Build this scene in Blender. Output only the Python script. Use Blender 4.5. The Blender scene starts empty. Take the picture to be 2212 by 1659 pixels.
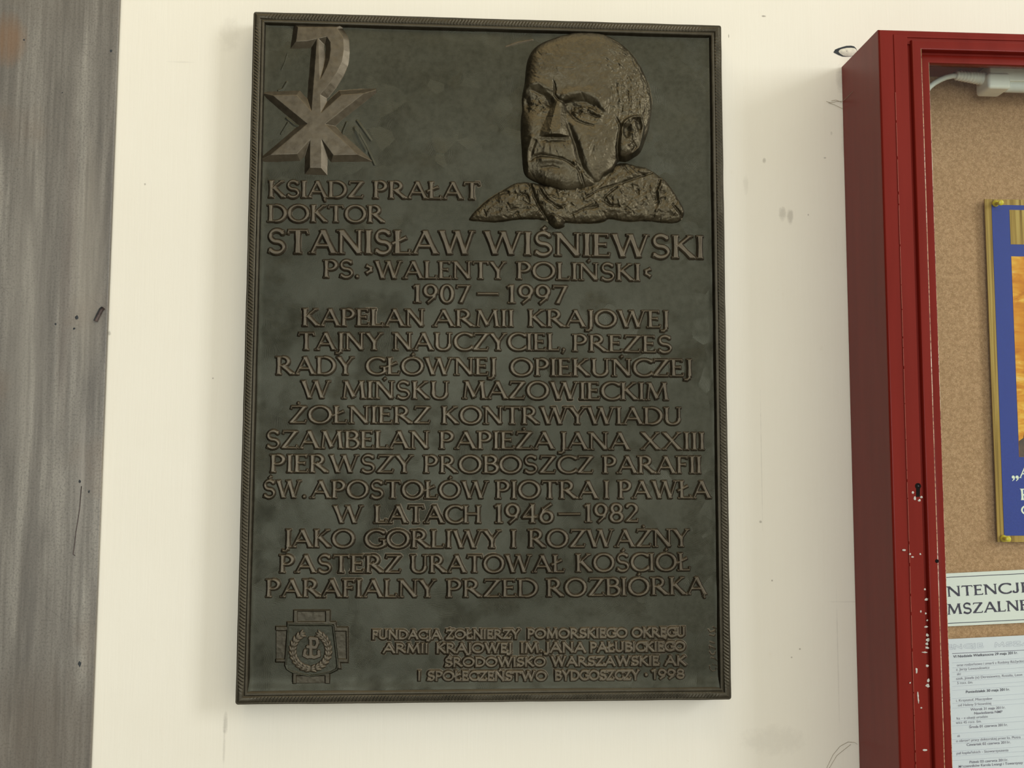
import bpy, math, random
import numpy as np
from mathutils import Matrix, Vector

random.seed(7)
SC = bpy.context.scene
COL = SC.collection
ZC = 1.75                      # height of the middle of the plaque above the floor
W, H = 0.60, 0.8562            # plaque size
FRONT = -0.036                 # front of the plaque's rim (wall face is y = 0)
GROUND = -0.0305               # the plaque's field behind the lettering
PX = 0.000568                  # metres per photo pixel on the plaque

# ------------------------------------------------------------------ camera
YAW, PITCH, ROLL = .0570, .0832, .0034
FPX = 2100.0
f_ = np.array([math.sin(YAW)*math.cos(PITCH), math.cos(YAW)*math.cos(PITCH), math.sin(PITCH)])
r0 = np.array([math.cos(YAW), -math.sin(YAW), 0.0]); u0 = np.cross(r0, f_)
CR = r0*math.cos(ROLL)+u0*math.sin(ROLL); CU = -r0*math.sin(ROLL)+u0*math.cos(ROLL); CF = f_
CP = np.array([-.0396, -1.2381, ZC-.1423])
cam = bpy.data.cameras.new('camera'); camo = bpy.data.objects.new('camera', cam); COL.objects.link(camo)
camo.matrix_world = Matrix(((CR[0], CU[0], -CF[0], CP[0]), (CR[1], CU[1], -CF[1], CP[1]), (CR[2], CU[2], -CF[2], CP[2]), (0, 0, 0, 1)))
cam.sensor_width = 36.0; cam.lens = FPX*36/2212; cam.clip_start = 0.02; cam.clip_end = 50
SC.camera = camo

# ------------------------------------------------------------------ light
vs = SC.view_settings
vs.view_transform = 'Standard'; vs.look = 'None'; vs.gamma = 1.0; vs.use_curve_mapping = False
vs.exposure = 0.0
wd = bpy.data.worlds.new('world'); SC.world = wd; wd.use_nodes = True
bg = wd.node_tree.nodes['Background']; bg.inputs[0].default_value = (1.0, 0.965, 0.84, 1); bg.inputs[1].default_value = 0.54

# the room's own glow: brighter from the upper right, dim from the lower left
_n = wd.node_tree.nodes; _l = wd.node_tree.links
_tc = _n.new('ShaderNodeTexCoord'); _dp = _n.new('ShaderNodeVectorMath'); _dp.operation = 'DOT_PRODUCT'; _dp.inputs[1].default_value = (.78, -.27, .565)
_mr = _n.new('ShaderNodeMapRange'); _mr.interpolation_type = 'SMOOTHSTEP'
for _k, _v in (('From Min', -.40), ('From Max', .95), ('To Min', .015), ('To Max', 1.08)): _mr.inputs[_k].default_value = _v
_l.new(_tc.outputs['Generated'], _dp.inputs[0]); _l.new(_dp.outputs['Value'], _mr.inputs['Value']); _l.new(_mr.outputs[0], bg.inputs[1])

def area(name, loc, target, sx, sy, power, color):
    l = bpy.data.lights.new(name, 'AREA'); l.shape = 'RECTANGLE'; l.size = sx; l.size_y = sy; l.energy = power; l.color = color
    o = bpy.data.objects.new(name, l); COL.objects.link(o); o.location = loc
    d = Vector(target)-Vector(loc); o.rotation_euler = d.to_track_quat('-Z', 'Y').to_euler()
    return o
area('window_daylight', (5.0, -3.35, ZC+1.5), (0, 0, ZC), 1.15, 2.2, 142, (.96, 1.0, 1.06))      # tall window to the right
area('doorway_daylight', (-.35, -4.2, ZC-.02), (0, 0, ZC-.1), 2.1, 1.9, 57, (.90, .97, 1.04))   # added bluish fill light behind the viewer
area('ceiling_lamp', (-.2, -1.0, 3.3), (-.2, -.6, ZC-.4), 1.6, 0.8, 7, (1.0, .80, .48))        # added warm fill, stands in for light bounced off the ceiling

def at(px, py, Y):
    """the point of the vertical plane y = Y that the photo shows at pixel (px, py)"""
    px = np.asarray(px, float); py = np.asarray(py, float)
    a = (px-1106)/FPX; b = (py-829.5)/FPX
    d = a[..., None]*CR-b[..., None]*CU+CF
    return CP+((Y-CP[1])/d[..., 1])[..., None]*d

# ------------------------------------------------------------------ helpers
ORG = {}
def link(name, me, mat=None, parent=None, smooth=False, loc=None):
    if mat is not None: me.materials.append(mat)
    if smooth: me.polygons.foreach_set('use_smooth', np.ones(len(me.polygons), bool))
    o = bpy.data.objects.new(name, me); COL.objects.link(o)
    if parent is not None: o.parent = parent
    return o
def np_mesh(name, verts, faces, mat=None, parent=None, smooth=False):
    verts = np.asarray(verts, np.float32).reshape(-1, 3)
    org = np.array(ORG.get(parent.name, (0, 0, 0)) if parent is not None else (0, 0, 0), np.float32)
    me = bpy.data.meshes.new(name); faces = np.asarray(faces, np.int32)
    n, k = faces.shape
    me.vertices.add(len(verts)); me.vertices.foreach_set('co', (verts-org).ravel())
    me.loops.add(n*k); me.loops.foreach_set('vertex_index', faces.ravel())
    me.polygons.add(n); me.polygons.foreach_set('loop_start', np.arange(n, dtype=np.int32)*k)
    me.update(calc_edges=True); me.validate()
    o = link(name, me, mat, parent, smooth)
    ORG[o.name] = tuple(org)
    return o
def pymesh(name, verts, faces, mat=None, parent=None, smooth=False, bevel=0, seg=2):
    org = ORG.get(parent.name, (0, 0, 0)) if parent is not None else (0, 0, 0)
    me = bpy.data.meshes.new(name)
    me.from_pydata([(v[0]-org[0], v[1]-org[1], v[2]-org[2]) for v in verts], [], faces); me.update()
    o = link(name, me, mat, parent, smooth); ORG[o.name] = org
    if bevel:
        m = o.modifiers.new('bevel', 'BEVEL'); m.width = bevel; m.segments = seg; m.limit_method = 'ANGLE'; m.angle_limit = .6
        m.harden_normals = False
        me.polygons.foreach_set('use_smooth', np.ones(len(me.polygons), bool))
        m2 = o.modifiers.new('normals', 'WEIGHTED_NORMAL'); m2.keep_sharp = False
    return o
def boxes(bs):
    V, F = [], []
    for (x0, x1, y0, y1, z0, z1) in bs:
        b = len(V)
        V += [(x0, y0, z0), (x1, y0, z0), (x1, y1, z0), (x0, y1, z0), (x0, y0, z1), (x1, y0, z1), (x1, y1, z1), (x0, y1, z1)]
        F += [tuple(b+i for i in q) for q in ((0, 3, 2, 1), (4, 5, 6, 7), (0, 1, 5, 4), (1, 2, 6, 5), (2, 3, 7, 6), (3, 0, 4, 7))]
    return V, F
def box(name, x0, x1, y0, y1, z0, z1, mat, parent=None, bevel=0, seg=2):
    return pymesh(name, *boxes([(x0, x1, y0, y1, z0, z1)]), mat, parent, bevel=bevel, seg=seg)
def thing(name, label, cat, loc, group=None):
    o = bpy.data.objects.new(name, None); COL.objects.link(o); o.location = loc; o.empty_display_size = .05
    ORG[o.name] = tuple(loc); tag(o, label, cat, group); return o
def tag(o, label, cat, group=None):
    o['label'] = label; o['category'] = cat
    if group: o['group'] = group
    return o
def tube(name, pts, rad, mat, parent=None, n=8, radii=None):
    pts = [Vector(p) for p in pts]; V, F = [], []
    for i, p in enumerate(pts):
        t = (pts[min(i+1, len(pts)-1)]-pts[max(i-1, 0)]).normalized()
        a = t.cross(Vector((0.3, 1, .2))).normalized(); b = t.cross(a)
        rr = radii[i] if radii else rad
        for k in range(n):
            w = 2*math.pi*k/n; V.append(tuple(p+rr*(math.cos(w)*a+math.sin(w)*b)))
    for i in range(len(pts)-1):
        for k in range(n):
            F.append((i*n+k, i*n+(k+1) % n, (i+1)*n+(k+1) % n, (i+1)*n+k))
    F.append(tuple(range(n))); F.append(tuple((len(pts)-1)*n+k for k in reversed(range(n))))
    return pymesh(name, V, F, mat, parent, smooth=True)
def lathe(name, prof, base, axis, mat, parent=None, n=20):
    """profile (radius, distance along axis)"""
    ax = Vector(axis).normalized(); a = ax.orthogonal().normalized(); b = ax.cross(a); V, F = [], []
    for (rr, d) in prof:
        for k in range(n):
            w = 2*math.pi*k/n; V.append(tuple(Vector(base)+ax*d+rr*(math.cos(w)*a+math.sin(w)*b)))
    for i in range(len(prof)-1):
        for k in range(n): F.append((i*n+k, i*n+(k+1) % n, (i+1)*n+(k+1) % n, (i+1)*n+k))
    F.append(tuple(reversed(range(n)))); F.append(tuple((len(prof)-1)*n+k for k in range(n)))
    return pymesh(name, V, F, mat, parent, smooth=True)

# ------------------------------------------------------------------ materials
def new_mat(name):
    m = bpy.data.materials.new(name); m.use_nodes = True
    return m, m.node_tree.nodes, m.node_tree.links, m.node_tree.nodes['Principled BSDF']
def coords(N, L, scale=(1, 1, 1), rot=(0, 0, 0)):
    g = N.new('ShaderNodeNewGeometry'); mp = N.new('ShaderNodeMapping')
    mp.inputs['Scale'].default_value = scale; mp.inputs['Rotation'].default_value = rot
    L.new(g.outputs['Position'], mp.inputs['Vector']); return mp.outputs['Vector']
def noise(N, L, vec, scale, detail=4, rough=.55, dist=0):
    n = N.new('ShaderNodeTexNoise'); n.inputs['Scale'].default_value = scale; n.inputs['Detail'].default_value = detail
    n.inputs['Roughness'].default_value = rough; n.inputs['Distortion'].default_value = dist
    L.new(vec, n.inputs['Vector']); return n.outputs['Fac']
def ramp(N, L, fac, stops):
    r = N.new('ShaderNodeValToRGB'); e = r.color_ramp.elements
    while len(e) < len(stops): e.new(.5)
    for el, (p, c) in zip(e, stops): el.position = p; el.color = (*c, 1)
    L.new(fac, r.inputs['Fac']); return r.outputs['Color']
def mix(N, L, fac, a, b, mode='MIX'):
    m = N.new('ShaderNodeMix'); m.data_type = 'RGBA'; m.blend_type = mode
    for sock, v in ((m.inputs['Factor'], fac), (m.inputs['A'], a), (m.inputs['B'], b)):
        if hasattr(v, 'links'): L.new(v, sock)
        elif isinstance(v, (int, float)): sock.default_value = v
        else: sock.default_value = (*v, 1)
    return m.outputs['Result']
def math_(N, L, op, a, b=0.0, c=0.0):
    m = N.new('ShaderNodeMath'); m.operation = op
    for s, v in zip(m.inputs, (a, b, c)):
        if hasattr(v, 'links'): L.new(v, s)
        else: s.default_value = v
    return m.outputs[0]
def bump(N, L, h, bsdf, strength=.3, dist=.001, prev=None):
    b = N.new('ShaderNodeBump'); b.inputs['Strength'].default_value = strength; b.inputs['Distance'].default_value = dist
    L.new(h, b.inputs['Height'])
    if prev is not None: L.new(prev, b.inputs['Normal'])
    L.new(b.outputs['Normal'], bsdf.inputs['Normal']); return b.outputs['Normal']
def simple(name, col, rough=.5, metal=0, spec=.5, var=.0, vscale=60, bumps=0):
    m, N, L, B = new_mat(name)
    B.inputs['Roughness'].default_value = rough; B.inputs['Metallic'].default_value = metal
    B.inputs['Specular IOR Level'].default_value = spec
    v = coords(N, L); n = noise(N, L, v, vscale)
    lo = tuple(c*(1-var) for c in col); hi = tuple(min(1, c*(1+var)) for c in col)
    L.new(ramp(N, L, n, [(.3, lo), (.7, hi)]), B.inputs['Base Color'])
    if bumps: bump(N, L, noise(N, L, v, vscale*6, 3), B, bumps, .0004)
    return m

def bronze(name, lo, hi, rough, metal, tool=0.0, grit=.25, gd=.0004):
    m, N, L, B = new_mat(name); v = coords(N, L)
    n1 = noise(N, L, v, 9, 5, .6); n2 = noise(N, L, v, 130, 4, .6)
    f = math_(N, L, 'ADD', math_(N, L, 'MULTIPLY', n1, .55), math_(N, L, 'MULTIPLY', n2, .45))
    L.new(ramp(N, L, f, [(.36, lo), (.64, hi)]), B.inputs['Base Color'])
    B.inputs['Metallic'].default_value = metal
    L.new(ramp(N, L, n2, [(.3, (rough-.06,)*3), (.7, (rough+.08,)*3)]), B.inputs['Roughness'])
    nb = bump(N, L, noise(N, L, v, 900, 3, .7), B, grit, gd)
    if tool:
        # patches of fine parallel tool strokes, each patch at its own angle
        vo = N.new('ShaderNodeTexVoronoi'); vo.inputs['Scale'].default_value = 32
        warp = N.new('ShaderNodeTexNoise'); warp.inputs['Scale'].default_value = 30; L.new(v, warp.inputs['Vector'])
        va = N.new('ShaderNodeVectorMath'); va.operation = 'SCALE'; va.inputs['Scale'].default_value = .010; L.new(warp.outputs['Color'], va.inputs[0])
        vb = N.new('ShaderNodeVectorMath'); vb.operation = 'ADD'; L.new(v, vb.inputs[0]); L.new(va.outputs[0], vb.inputs[1])
        L.new(vb.outputs[0], vo.inputs['Vector'])
        sc = N.new('ShaderNodeSeparateColor'); L.new(vo.outputs['Color'], sc.inputs[0])
        ang = math_(N, L, 'MULTIPLY', sc.outputs[0], 6.283)
        sp = N.new('ShaderNodeSeparateXYZ'); L.new(vb.outputs[0], sp.inputs[0])
        t = math_(N, L, 'ADD', math_(N, L, 'MULTIPLY', sp.outputs['X'], math_(N, L, 'COSINE', ang)), math_(N, L, 'MULTIPLY', sp.outputs['Z'], math_(N, L, 'SINE', ang)))
        s = math_(N, L, 'SINE', math_(N, L, 'MULTIPLY', t, 5200))
        amp = ramp(N, L, noise(N, L, v, 22, 2), [(.44, (0, 0, 0)), (.66, (1, 1, 1))])
        s = math_(N, L, 'MULTIPLY', s, amp)
        bump(N, L, s, B, tool, .00018, nb)
    return m

M = {}
M['field'] = bronze('dark_bronze', (.0325, .0320, .0205), (.056, .0545, .0375), .40, .85, tool=.50, grit=.30)
M['letter'] = bronze('rubbed_bronze', (.070, .057, .038), (.114, .095, .064), .40, .85, grit=.22)
M['portrait'] = bronze('brown_bronze', (.052, .042, .024), (.088, .073, .043), .37, .85, grit=.35, gd=.0006)
M['rim'] = bronze('rim_bronze', (.042, .036, .023), (.070, .060, .040), .40, .85, grit=.25)

def wall_paint():
    m, N, L, B = new_mat('cream_wall_paint'); v = coords(N, L)
    vs_ = coords(N, L, (1, 1, .05))
    n1 = noise(N, L, v, 3, 5, .6); n2 = noise(N, L, vs_, 260, 3, .6); n3 = noise(N, L, v, 45, 4, .7)
    c = ramp(N, L, n1, [(.3, (.785, .740, .615)), (.7, (.825, .783, .660))])
    c = mix(N, L, math_(N, L, 'MULTIPLY', n2, .16), c, (.70, .62, .46))
    c = mix(N, L, ramp(N, L, n3, [(.66, (0, 0, 0)), (.80, (.22,)*3)]), c, (.62, .52, .38))
    # scuffs, drips and specks, each with its own place and shape: (px, py, half width, half height, strength)
    marks = [(1690, 460, 8, 16, .30), (1707, 468, 7, 18, .35), (1651, 347, 4, 6, .4), (1782, 341, 3, 2, .5), (1650, 35, 5, 2.2, .75), (1574, 78, 1.2, 4, .6),
             (1611, 400, 6, 22, .12), (1645, 1000, 1.2, 150, .16), (1643, 1127, 3, 3, .5), (1810, 1420, 1.5, 140, .16), (1828, 1300, 40, 1.4, .12),
             (487, 1562, 5, 24, .30), (484, 1610, 2.5, 50, .20), (1670, 1600, 70, 30, .10), (236, 720, 3.5, 5, .45), (313, 398, 2, 2.5, .5), (497, 75, 22, 40, .10),
             (1668, 1254, 2, 2, .6), (1728, 1402, 2, 2, .6), (1710, 1420, 2, 2, .6), (460, 817, 2, 2, .6), (1746, 464, 1.5, 2, .5), (1796, 288, 2, 5, .25),
             (390, 134, 26, 2, .12), (1830, 300, 12, 60, .18), (1815, 170, 10, 30, .25)]
    sp = N.new('ShaderNodeSeparateXYZ'); L.new(v, sp.inputs[0])
    nn = noise(N, L, v, 90, 4, .7)
    for (px, py, hw, hh, s) in marks:
        p = at(px, py, 0.0); k = 1/(.00059)
        dx = math_(N, L, 'MULTIPLY', math_(N, L, 'SUBTRACT', sp.outputs['X'], float(p[0])), k/hw)
        dz = math_(N, L, 'MULTIPLY', math_(N, L, 'SUBTRACT', sp.outputs['Z'], float(p[2])), k/hh)
        d = math_(N, L, 'ADD', math_(N, L, 'MULTIPLY', dx, dx), math_(N, L, 'MULTIPLY', dz, dz))
        d = math_(N, L, 'ADD', d, math_(N, L, 'MULTIPLY', math_(N, L, 'SUBTRACT', nn, .5), 3.0))
        mr = N.new('ShaderNodeMapRange'); mr.inputs['From Min'].default_value = 1.3; mr.inputs['From Max'].default_value = .2
        mr.inputs['To Max'].default_value = s; L.new(d, mr.inputs['Value'])
        c = mix(N, L, mr.outputs[0], c, (.20, .17, .13))
    L.new(c, B.inputs['Base Color'])
    B.inputs['Roughness'].default_value = .55; B.inputs['Specular IOR Level'].default_value = .25
    nb = bump(N, L, n2, B, .30, .0005); bump(N, L, n3, B, .12, .001, nb)
    return m
M['wall'] = wall_paint()

def board_mat():
    m, N, L, B = new_mat('weathered_grey_wood')
    v = coords(N, L); g1 = coords(N, L, (1, 1, .03)); g2 = coords(N, L, (1, 1, .10))
    a = noise(N, L, g1, 160, 5, .65); b = noise(N, L, g2, 28, 5, .6, .6); c0 = noise(N, L, v, 6, 4, .6)
    base = ramp(N, L, b, [(.28, (.125, .112, .092)), (.5, (.225, .206, .170)), (.70, (.350, .325, .270))])
    col = mix(N, L, ramp(N, L, a, [(.36, (0, 0, 0)), (.70, (.62,)*3)]), base, (.085, .075, .062))
    col = mix(N, L, ramp(N, L, noise(N, L, v, 420, 3, .7), [(.48, (0, 0, 0)), (.66, (.55,)*3)]), col, (.075, .068, .056))
    col = mix(N, L, ramp(N, L, c0, [(.55, (0, 0, 0)), (.75, (.45,)*3)]), col, (.17, .115, .070))
    sp = N.new('ShaderNodeSeparateXYZ'); L.new(v, sp.inputs[0]); nn = noise(N, L, g2, 60, 4, .7)
    # stains and patches of tone, darker at top and bottom: (px, py, half width, half height, strength, colour)
    for (px, py, hw, hh, st, cc) in ((15, 85, 38, 55, .60, (.20, .105, .045)), (146, 560, 16, 300, .45, (.12, .095, .075)), (120, 10, 140, 60, .30, (.11, .095, .075)), (90, 1590, 130, 130, .45, (.11, .085, .06)),
                                     (70, 1250, 14, 200, .25, (.11, .10, .085)), (195, 560, 34, 240, .35, (.36, .32, .25)), (60, 700, 40, 300, .25, (.36, .33, .27)), (175, 1040, 8, 170, .40, (.36, .33, .28))):
        p = at(px, py, -.007); k = 1/.00057
        dx = math_(N, L, 'MULTIPLY', math_(N, L, 'SUBTRACT', sp.outputs['X'], float(p[0])), k/hw); dz = math_(N, L, 'MULTIPLY', math_(N, L, 'SUBTRACT', sp.outputs['Z'], float(p[2])), k/hh)
        d = math_(N, L, 'ADD', math_(N, L, 'ADD', math_(N, L, 'MULTIPLY', dx, dx), math_(N, L, 'MULTIPLY', dz, dz)), math_(N, L, 'MULTIPLY', math_(N, L, 'SUBTRACT', nn, .5), 2.6))
        mr = N.new('ShaderNodeMapRange'); mr.inputs['From Min'].default_value = 1.6; mr.inputs['From Max'].default_value = 0; mr.inputs['To Max'].default_value = st
        L.new(d, mr.inputs['Value']); col = mix(N, L, mr.outputs[0], col, cc)
    # slanting scratches
    sx = coords(N, L, (1, 1, 1), (0, math.radians(-38), 0)); 
    sm = N.new('ShaderNodeMapping'); sm.inputs['Scale'].default_value = (3, 3, 260); L.new(sx, sm.inputs['Vector'])
    s = noise(N, L, sm.outputs[0], 1.2, 2, .5)
    col = mix(N, L, ramp(N, L, s, [(.70, (0, 0, 0)), (.74, (.35,)*3)]), col, (.09, .08, .07))
    L.new(col, B.inputs['Base Color']); B.inputs['Roughness'].default_value = .42; B.inputs['Specular IOR Level'].default_value = .45
    bump(N, L, a, B, .25, .0006)
    return m
M['board'] = board_mat()

def red_paint():
    m, N, L, B = new_mat('oxblood_paint'); v = coords(N, L); g = coords(N, L, (1, 1, .12))
    n = noise(N, L, g, 40, 4); n2 = noise(N, L, v, 700, 3, .7)
    c = ramp(N, L, n, [(.3, (.150, .0100, .0055)), (.7, (.182, .0135, .0080))])
    c = mix(N, L, ramp(N, L, n2, [(.70, (0, 0, 0)), (.78, (.35,)*3)]), c, (.30, .12, .08))
    L.new(c, B.inputs['Base Color']); B.inputs['Roughness'].default_value = .27; B.inputs['Specular IOR Level'].default_value = .15
    bump(N, L, noise(N, L, v, 160, 4), B, .10, .0006)
    return m
M['red'] = red_paint()

def cork():
    m, N, L, B = new_mat('cork'); v = coords(N, L)
    vo = N.new('ShaderNodeTexVoronoi'); vo.inputs['Scale'].default_value = 850; L.new(v, vo.inputs['Vector'])
    sc = N.new('ShaderNodeSeparateColor'); L.new(vo.outputs['Color'], sc.inputs[0])
    c = ramp(N, L, sc.outputs[0], [(.0, (.39, .215, .108)), (.5, (.46, .265, .135)), (1.0, (.54, .33, .18))])
    n = noise(N, L, v, 950, 3, .7)
    c = mix(N, L, ramp(N, L, n, [(.575, (0, 0, 0)), (.63, (.85,)*3)]), c, (.13, .062, .025))
    n3 = noise(N, L, v, 14, 3)
    c = mix(N, L, math_(N, L, 'MULTIPLY', n3, .25), c, (.33, .20, .09))
    c = mix(N, L, ramp(N, L, noise(N, L, v, 210, 4, .75), [(.44, (0, 0, 0)), (.60, (.55,)*3)]), c, (.24, .125, .045))
    L.new(c, B.inputs['Base Color']); B.inputs['Roughness'].default_value = .85
    bump(N, L, n, B, .4, .0008)
    return m
M['cork'] = cork()

def printed_wood():
    m, N, L, B = new_mat('printed_woodgrain'); g = coords(N, L, (1, 1, .015))
    n = noise(N, L, g, 230, 4, .6, .4); n2 = noise(N, L, coords(N, L, (1, 1, .2)), 18, 3)
    c = ramp(N, L, n, [(.34, (.15, .085, .015)), (.5, (.36, .225, .05)), (.68, (.50, .355, .11))])
    c = mix(N, L, ramp(N, L, n2, [(.55, (0, 0, 0)), (.7, (.7,)*3)]), c, (.18, .14, .05))
    L.new(c, B.inputs['Base Color']); B.inputs['Roughness'].default_value = .5; B.inputs['Specular IOR Level'].default_value = .12
    return m
M['pwood'] = printed_wood()

def golden_picture():
    m, N, L, B = new_mat('golden_print'); v = coords(N, L, (1, 1, 2.4))
    n = noise(N, L, v, 34, 6, .62, .8); n2 = noise(N, L, coords(N, L), 22, 3, .5)
    c = ramp(N, L, n, [(.30, (.42, .12, .01)), (.45, (.66, .26, .02)), (.58, (.78, .42, .06)), (.72, (.85, .66, .28))])
    c = mix(N, L, ramp(N, L, n2, [(.52, (0, 0, 0)), (.68, (.7,)*3)]), c, (.62, .22, .015))
    L.new(c, B.inputs['Base Color']); B.inputs['Roughness'].default_value = .5; B.inputs['Specular IOR Level'].default_value = .12
    return m
M['gold'] = golden_picture()
M['blue'] = simple('blue_print', (.034, .055, .265), .5, spec=.12, var=.08, vscale=400)
M['paper'] = simple('white_paper', (.70, .71, .66), .8, var=.02, vscale=8)
M['paper2'] = simple('bluish_white_paper', (.66, .67, .72), .8, var=.02, vscale=8)
M['ink'] = simple('black_ink', (.035, .028, .055), .7, var=.1)
M['greyink'] = simple('grey_ink', (.20, .18, .23), .8, var=.1)
M['paleink'] = simple('pale_ink', (.42, .42, .50), .8, var=.1)
M['cream'] = simple('pale_lettering', (.72, .76, .62), .4, var=.05)
M['yellow'] = simple('yellow_plastic', (.62, .50, .02), .25, var=.05)
M['plastic'] = simple('white_plastic', (.78, .76, .66), .4, var=.05)
M['cable'] = simple('white_cable', (.72, .72, .64), .45, var=.05)
M['dark'] = simple('dark_recess', (.010, .008, .007), .9, spec=.05, var=.2)
M['chip'] = simple('bare_chip', (.46, .44, .38), .8, var=.15, vscale=300)
M['wornedge'] = simple('worn_paint_edge', (.34, .085, .05), .4, var=.2, vscale=300)
def worn_glint():  # pale tones paint a highlight into the edge, brown ones are worn paint
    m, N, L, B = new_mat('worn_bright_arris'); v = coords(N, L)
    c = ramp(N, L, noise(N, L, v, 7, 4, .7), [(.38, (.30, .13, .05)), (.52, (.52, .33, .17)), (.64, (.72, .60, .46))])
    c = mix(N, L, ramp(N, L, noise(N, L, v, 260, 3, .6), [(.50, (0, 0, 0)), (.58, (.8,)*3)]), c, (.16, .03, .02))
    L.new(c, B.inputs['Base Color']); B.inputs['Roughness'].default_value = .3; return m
M['worn'] = worn_glint()
M['web'] = simple('dusty_web', (.34, .29, .20), .9, var=.2)
M['plaster'] = simple('bare_plaster', (.66, .62, .50), .9, var=.12, vscale=200, bumps=.4)
M['grime'] = simple('dark_grime', (.030, .034, .036), .9, var=.5, vscale=300, bumps=.5)
M['nail'] = simple('rusty_iron', (.085, .062, .055), .6, .5, var=.3, vscale=300)
M['floor'] = simple('grey_stone_floor', (.32, .30, .26), .5, var=.15, vscale=6)
M['ceil'] = simple('warm_white_ceiling', (.78, .74, .64), .8, var=.03, vscale=4)
def glass():
    m, N, L, B = new_mat('case_glass'); out = N['Material Output']
    t = N.new('ShaderNodeBsdfTransparent'); t.inputs[0].default_value = (.96, .98, .96, 1)
    g = N.new('ShaderNodeBsdfGlossy'); g.inputs['Roughness'].default_value = .03
    fr = N.new('ShaderNodeFresnel'); fr.inputs['IOR'].default_value = 1.35; ge = N.new('ShaderNodeNewGeometry'); fm = math_(N, L, 'MULTIPLY', fr.outputs[0], math_(N, L, 'SUBTRACT', 1.0, ge.outputs['Backfacing']))
    mx = N.new('ShaderNodeMixShader'); L.new(fm, mx.inputs[0]); L.new(t.outputs[0], mx.inputs[1]); L.new(g.outputs[0], mx.inputs[2])
    L.new(mx.outputs[0], out.inputs['Surface']); return m
M['glass'] = glass()

# ------------------------------------------------------------------ the room
def struct(o): o['kind'] = 'structure'; return o
struct(box('wall_back', -3.2, 3.6, 0, .25, 0, 3.3, M['wall']))
struct(box('floor', -3.2, 3.6, -5.5, .25, -.12, 0, M['floor']))

# ------------------------------------------------------------------ relief tools (numpy height fields)
def vnoise(shape, cell, seed):
    rng = np.random.RandomState(seed); h, w = shape
    gh, gw = int(h/cell)+3, int(w/cell)+3
    g = rng.rand(gh, gw).astype(np.float32)
    y = np.arange(h)/cell; x = np.arange(w)/cell
    yi = y.astype(int); xi = x.astype(int); fy = (y-yi)[:, None]; fx = (x-xi)[None, :]
    fy = fy*fy*(3-2*fy); fx = fx*fx*(3-2*fx)
    a = g[yi][:, xi]; b = g[yi][:, xi+1]; c = g[yi+1][:, xi]; d = g[yi+1][:, xi+1]
    return ((a*(1-fx)+b*fx)*(1-fy)+(c*(1-fx)+d*fx)*fy)-.5
def fbm(shape, cell, seed, octaves=3):
    o = 0; amp = 1.0
    for k in range(octaves):
        o = o+amp*vnoise(shape, max(cell/2**k, 1.2), seed+k); amp *= .55
    return o
def smooth(t): t = np.clip(t, 0, 1); return t*t*(3-2*t)
def bar_d(X, Y, a, b, ra, rb, ext):
    # flat-ended bar whose half width runs from ra to rb, lengthened by ext at both ends
    dx, dy = b[0]-a[0], b[1]-a[1]; l = math.hypot(dx, dy)+1e-9; dx /= l; dy /= l
    t = (X-a[0])*dx+(Y-a[1])*dy; p = np.abs(-(X-a[0])*dy+(Y-a[1])*dx)
    q = p-(ra+(rb-ra)*np.clip(t/l, 0, 1)); e = np.abs(t-l/2)-(l/2+ext)
    return np.where((q > 0) & (e > 0), np.hypot(np.maximum(q, 0), np.maximum(e, 0)), np.maximum(q, e))
def seg_d(X, Y, a, b, ra=0, rb=0):
    ax, ay = a; bx, by = b; dx, dy = bx-ax, by-ay; q = dx*dx+dy*dy+1e-12
    h = np.clip(((X-ax)*dx+(Y-ay)*dy)/q, 0, 1)
    return np.hypot(X-ax-h*dx, Y-ay-h*dy)-(ra+h*(rb-ra))
def poly_d(X, Y, P, closed=False):
    P = list(P)+([P[0]] if closed else []); d = None
    for a, b in zip(P[:-1], P[1:]):
        e = seg_d(X, Y, a, b); d = e if d is None else np.minimum(d, e)
    return d
def poly_sd(X, Y, P):
    d = poly_d(X, Y, P, True); ins = np.zeros(X.shape, bool)
    for (ax, ay), (bx, by) in zip(P, list(P[1:])+[P[0]]):
        c = ((ay > Y) != (by > Y))
        if ay != by: ins ^= c & (X < (bx-ax)*(Y-ay)/(by-ay)+ax)
    return np.where(ins, -d, d)
def convex_sd(X, Y, P):
    """greatest edge distance: sharp (mitred) corners outside too; P convex in either order"""
    cx = sum(p[0] for p in P)/len(P); cy = sum(p[1] for p in P)/len(P); d = None
    for (ax, ay), (bx, by) in zip(P, list(P[1:])+[P[0]]):
        nx, ny = by-ay, ax-bx; l = math.hypot(nx, ny)+1e-9; nx /= l; ny /= l
        if (cx-ax)*nx+(cy-ay)*ny > 0: nx, ny = -nx, -ny
        e = (X-ax)*nx+(Y-ay)*ny; d = e if d is None else np.maximum(d, e)
    return d
def rounded(P, n=4):
    """closed outline with Catmull-Rom rounding"""
    o = []; m = len(P)
    for i in range(m):
        p0, p1, p2, p3 = (np.array(P[(i+k-1) % m], float) for k in range(4))
        for t in np.arange(n)/n:
            o.append(tuple(.5*(2*p1+(p2-p0)*t+(2*p0-5*p1+4*p2-p3)*t*t+(3*p1-p0-3*p2+p3)*t**3)))
    return o
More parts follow.
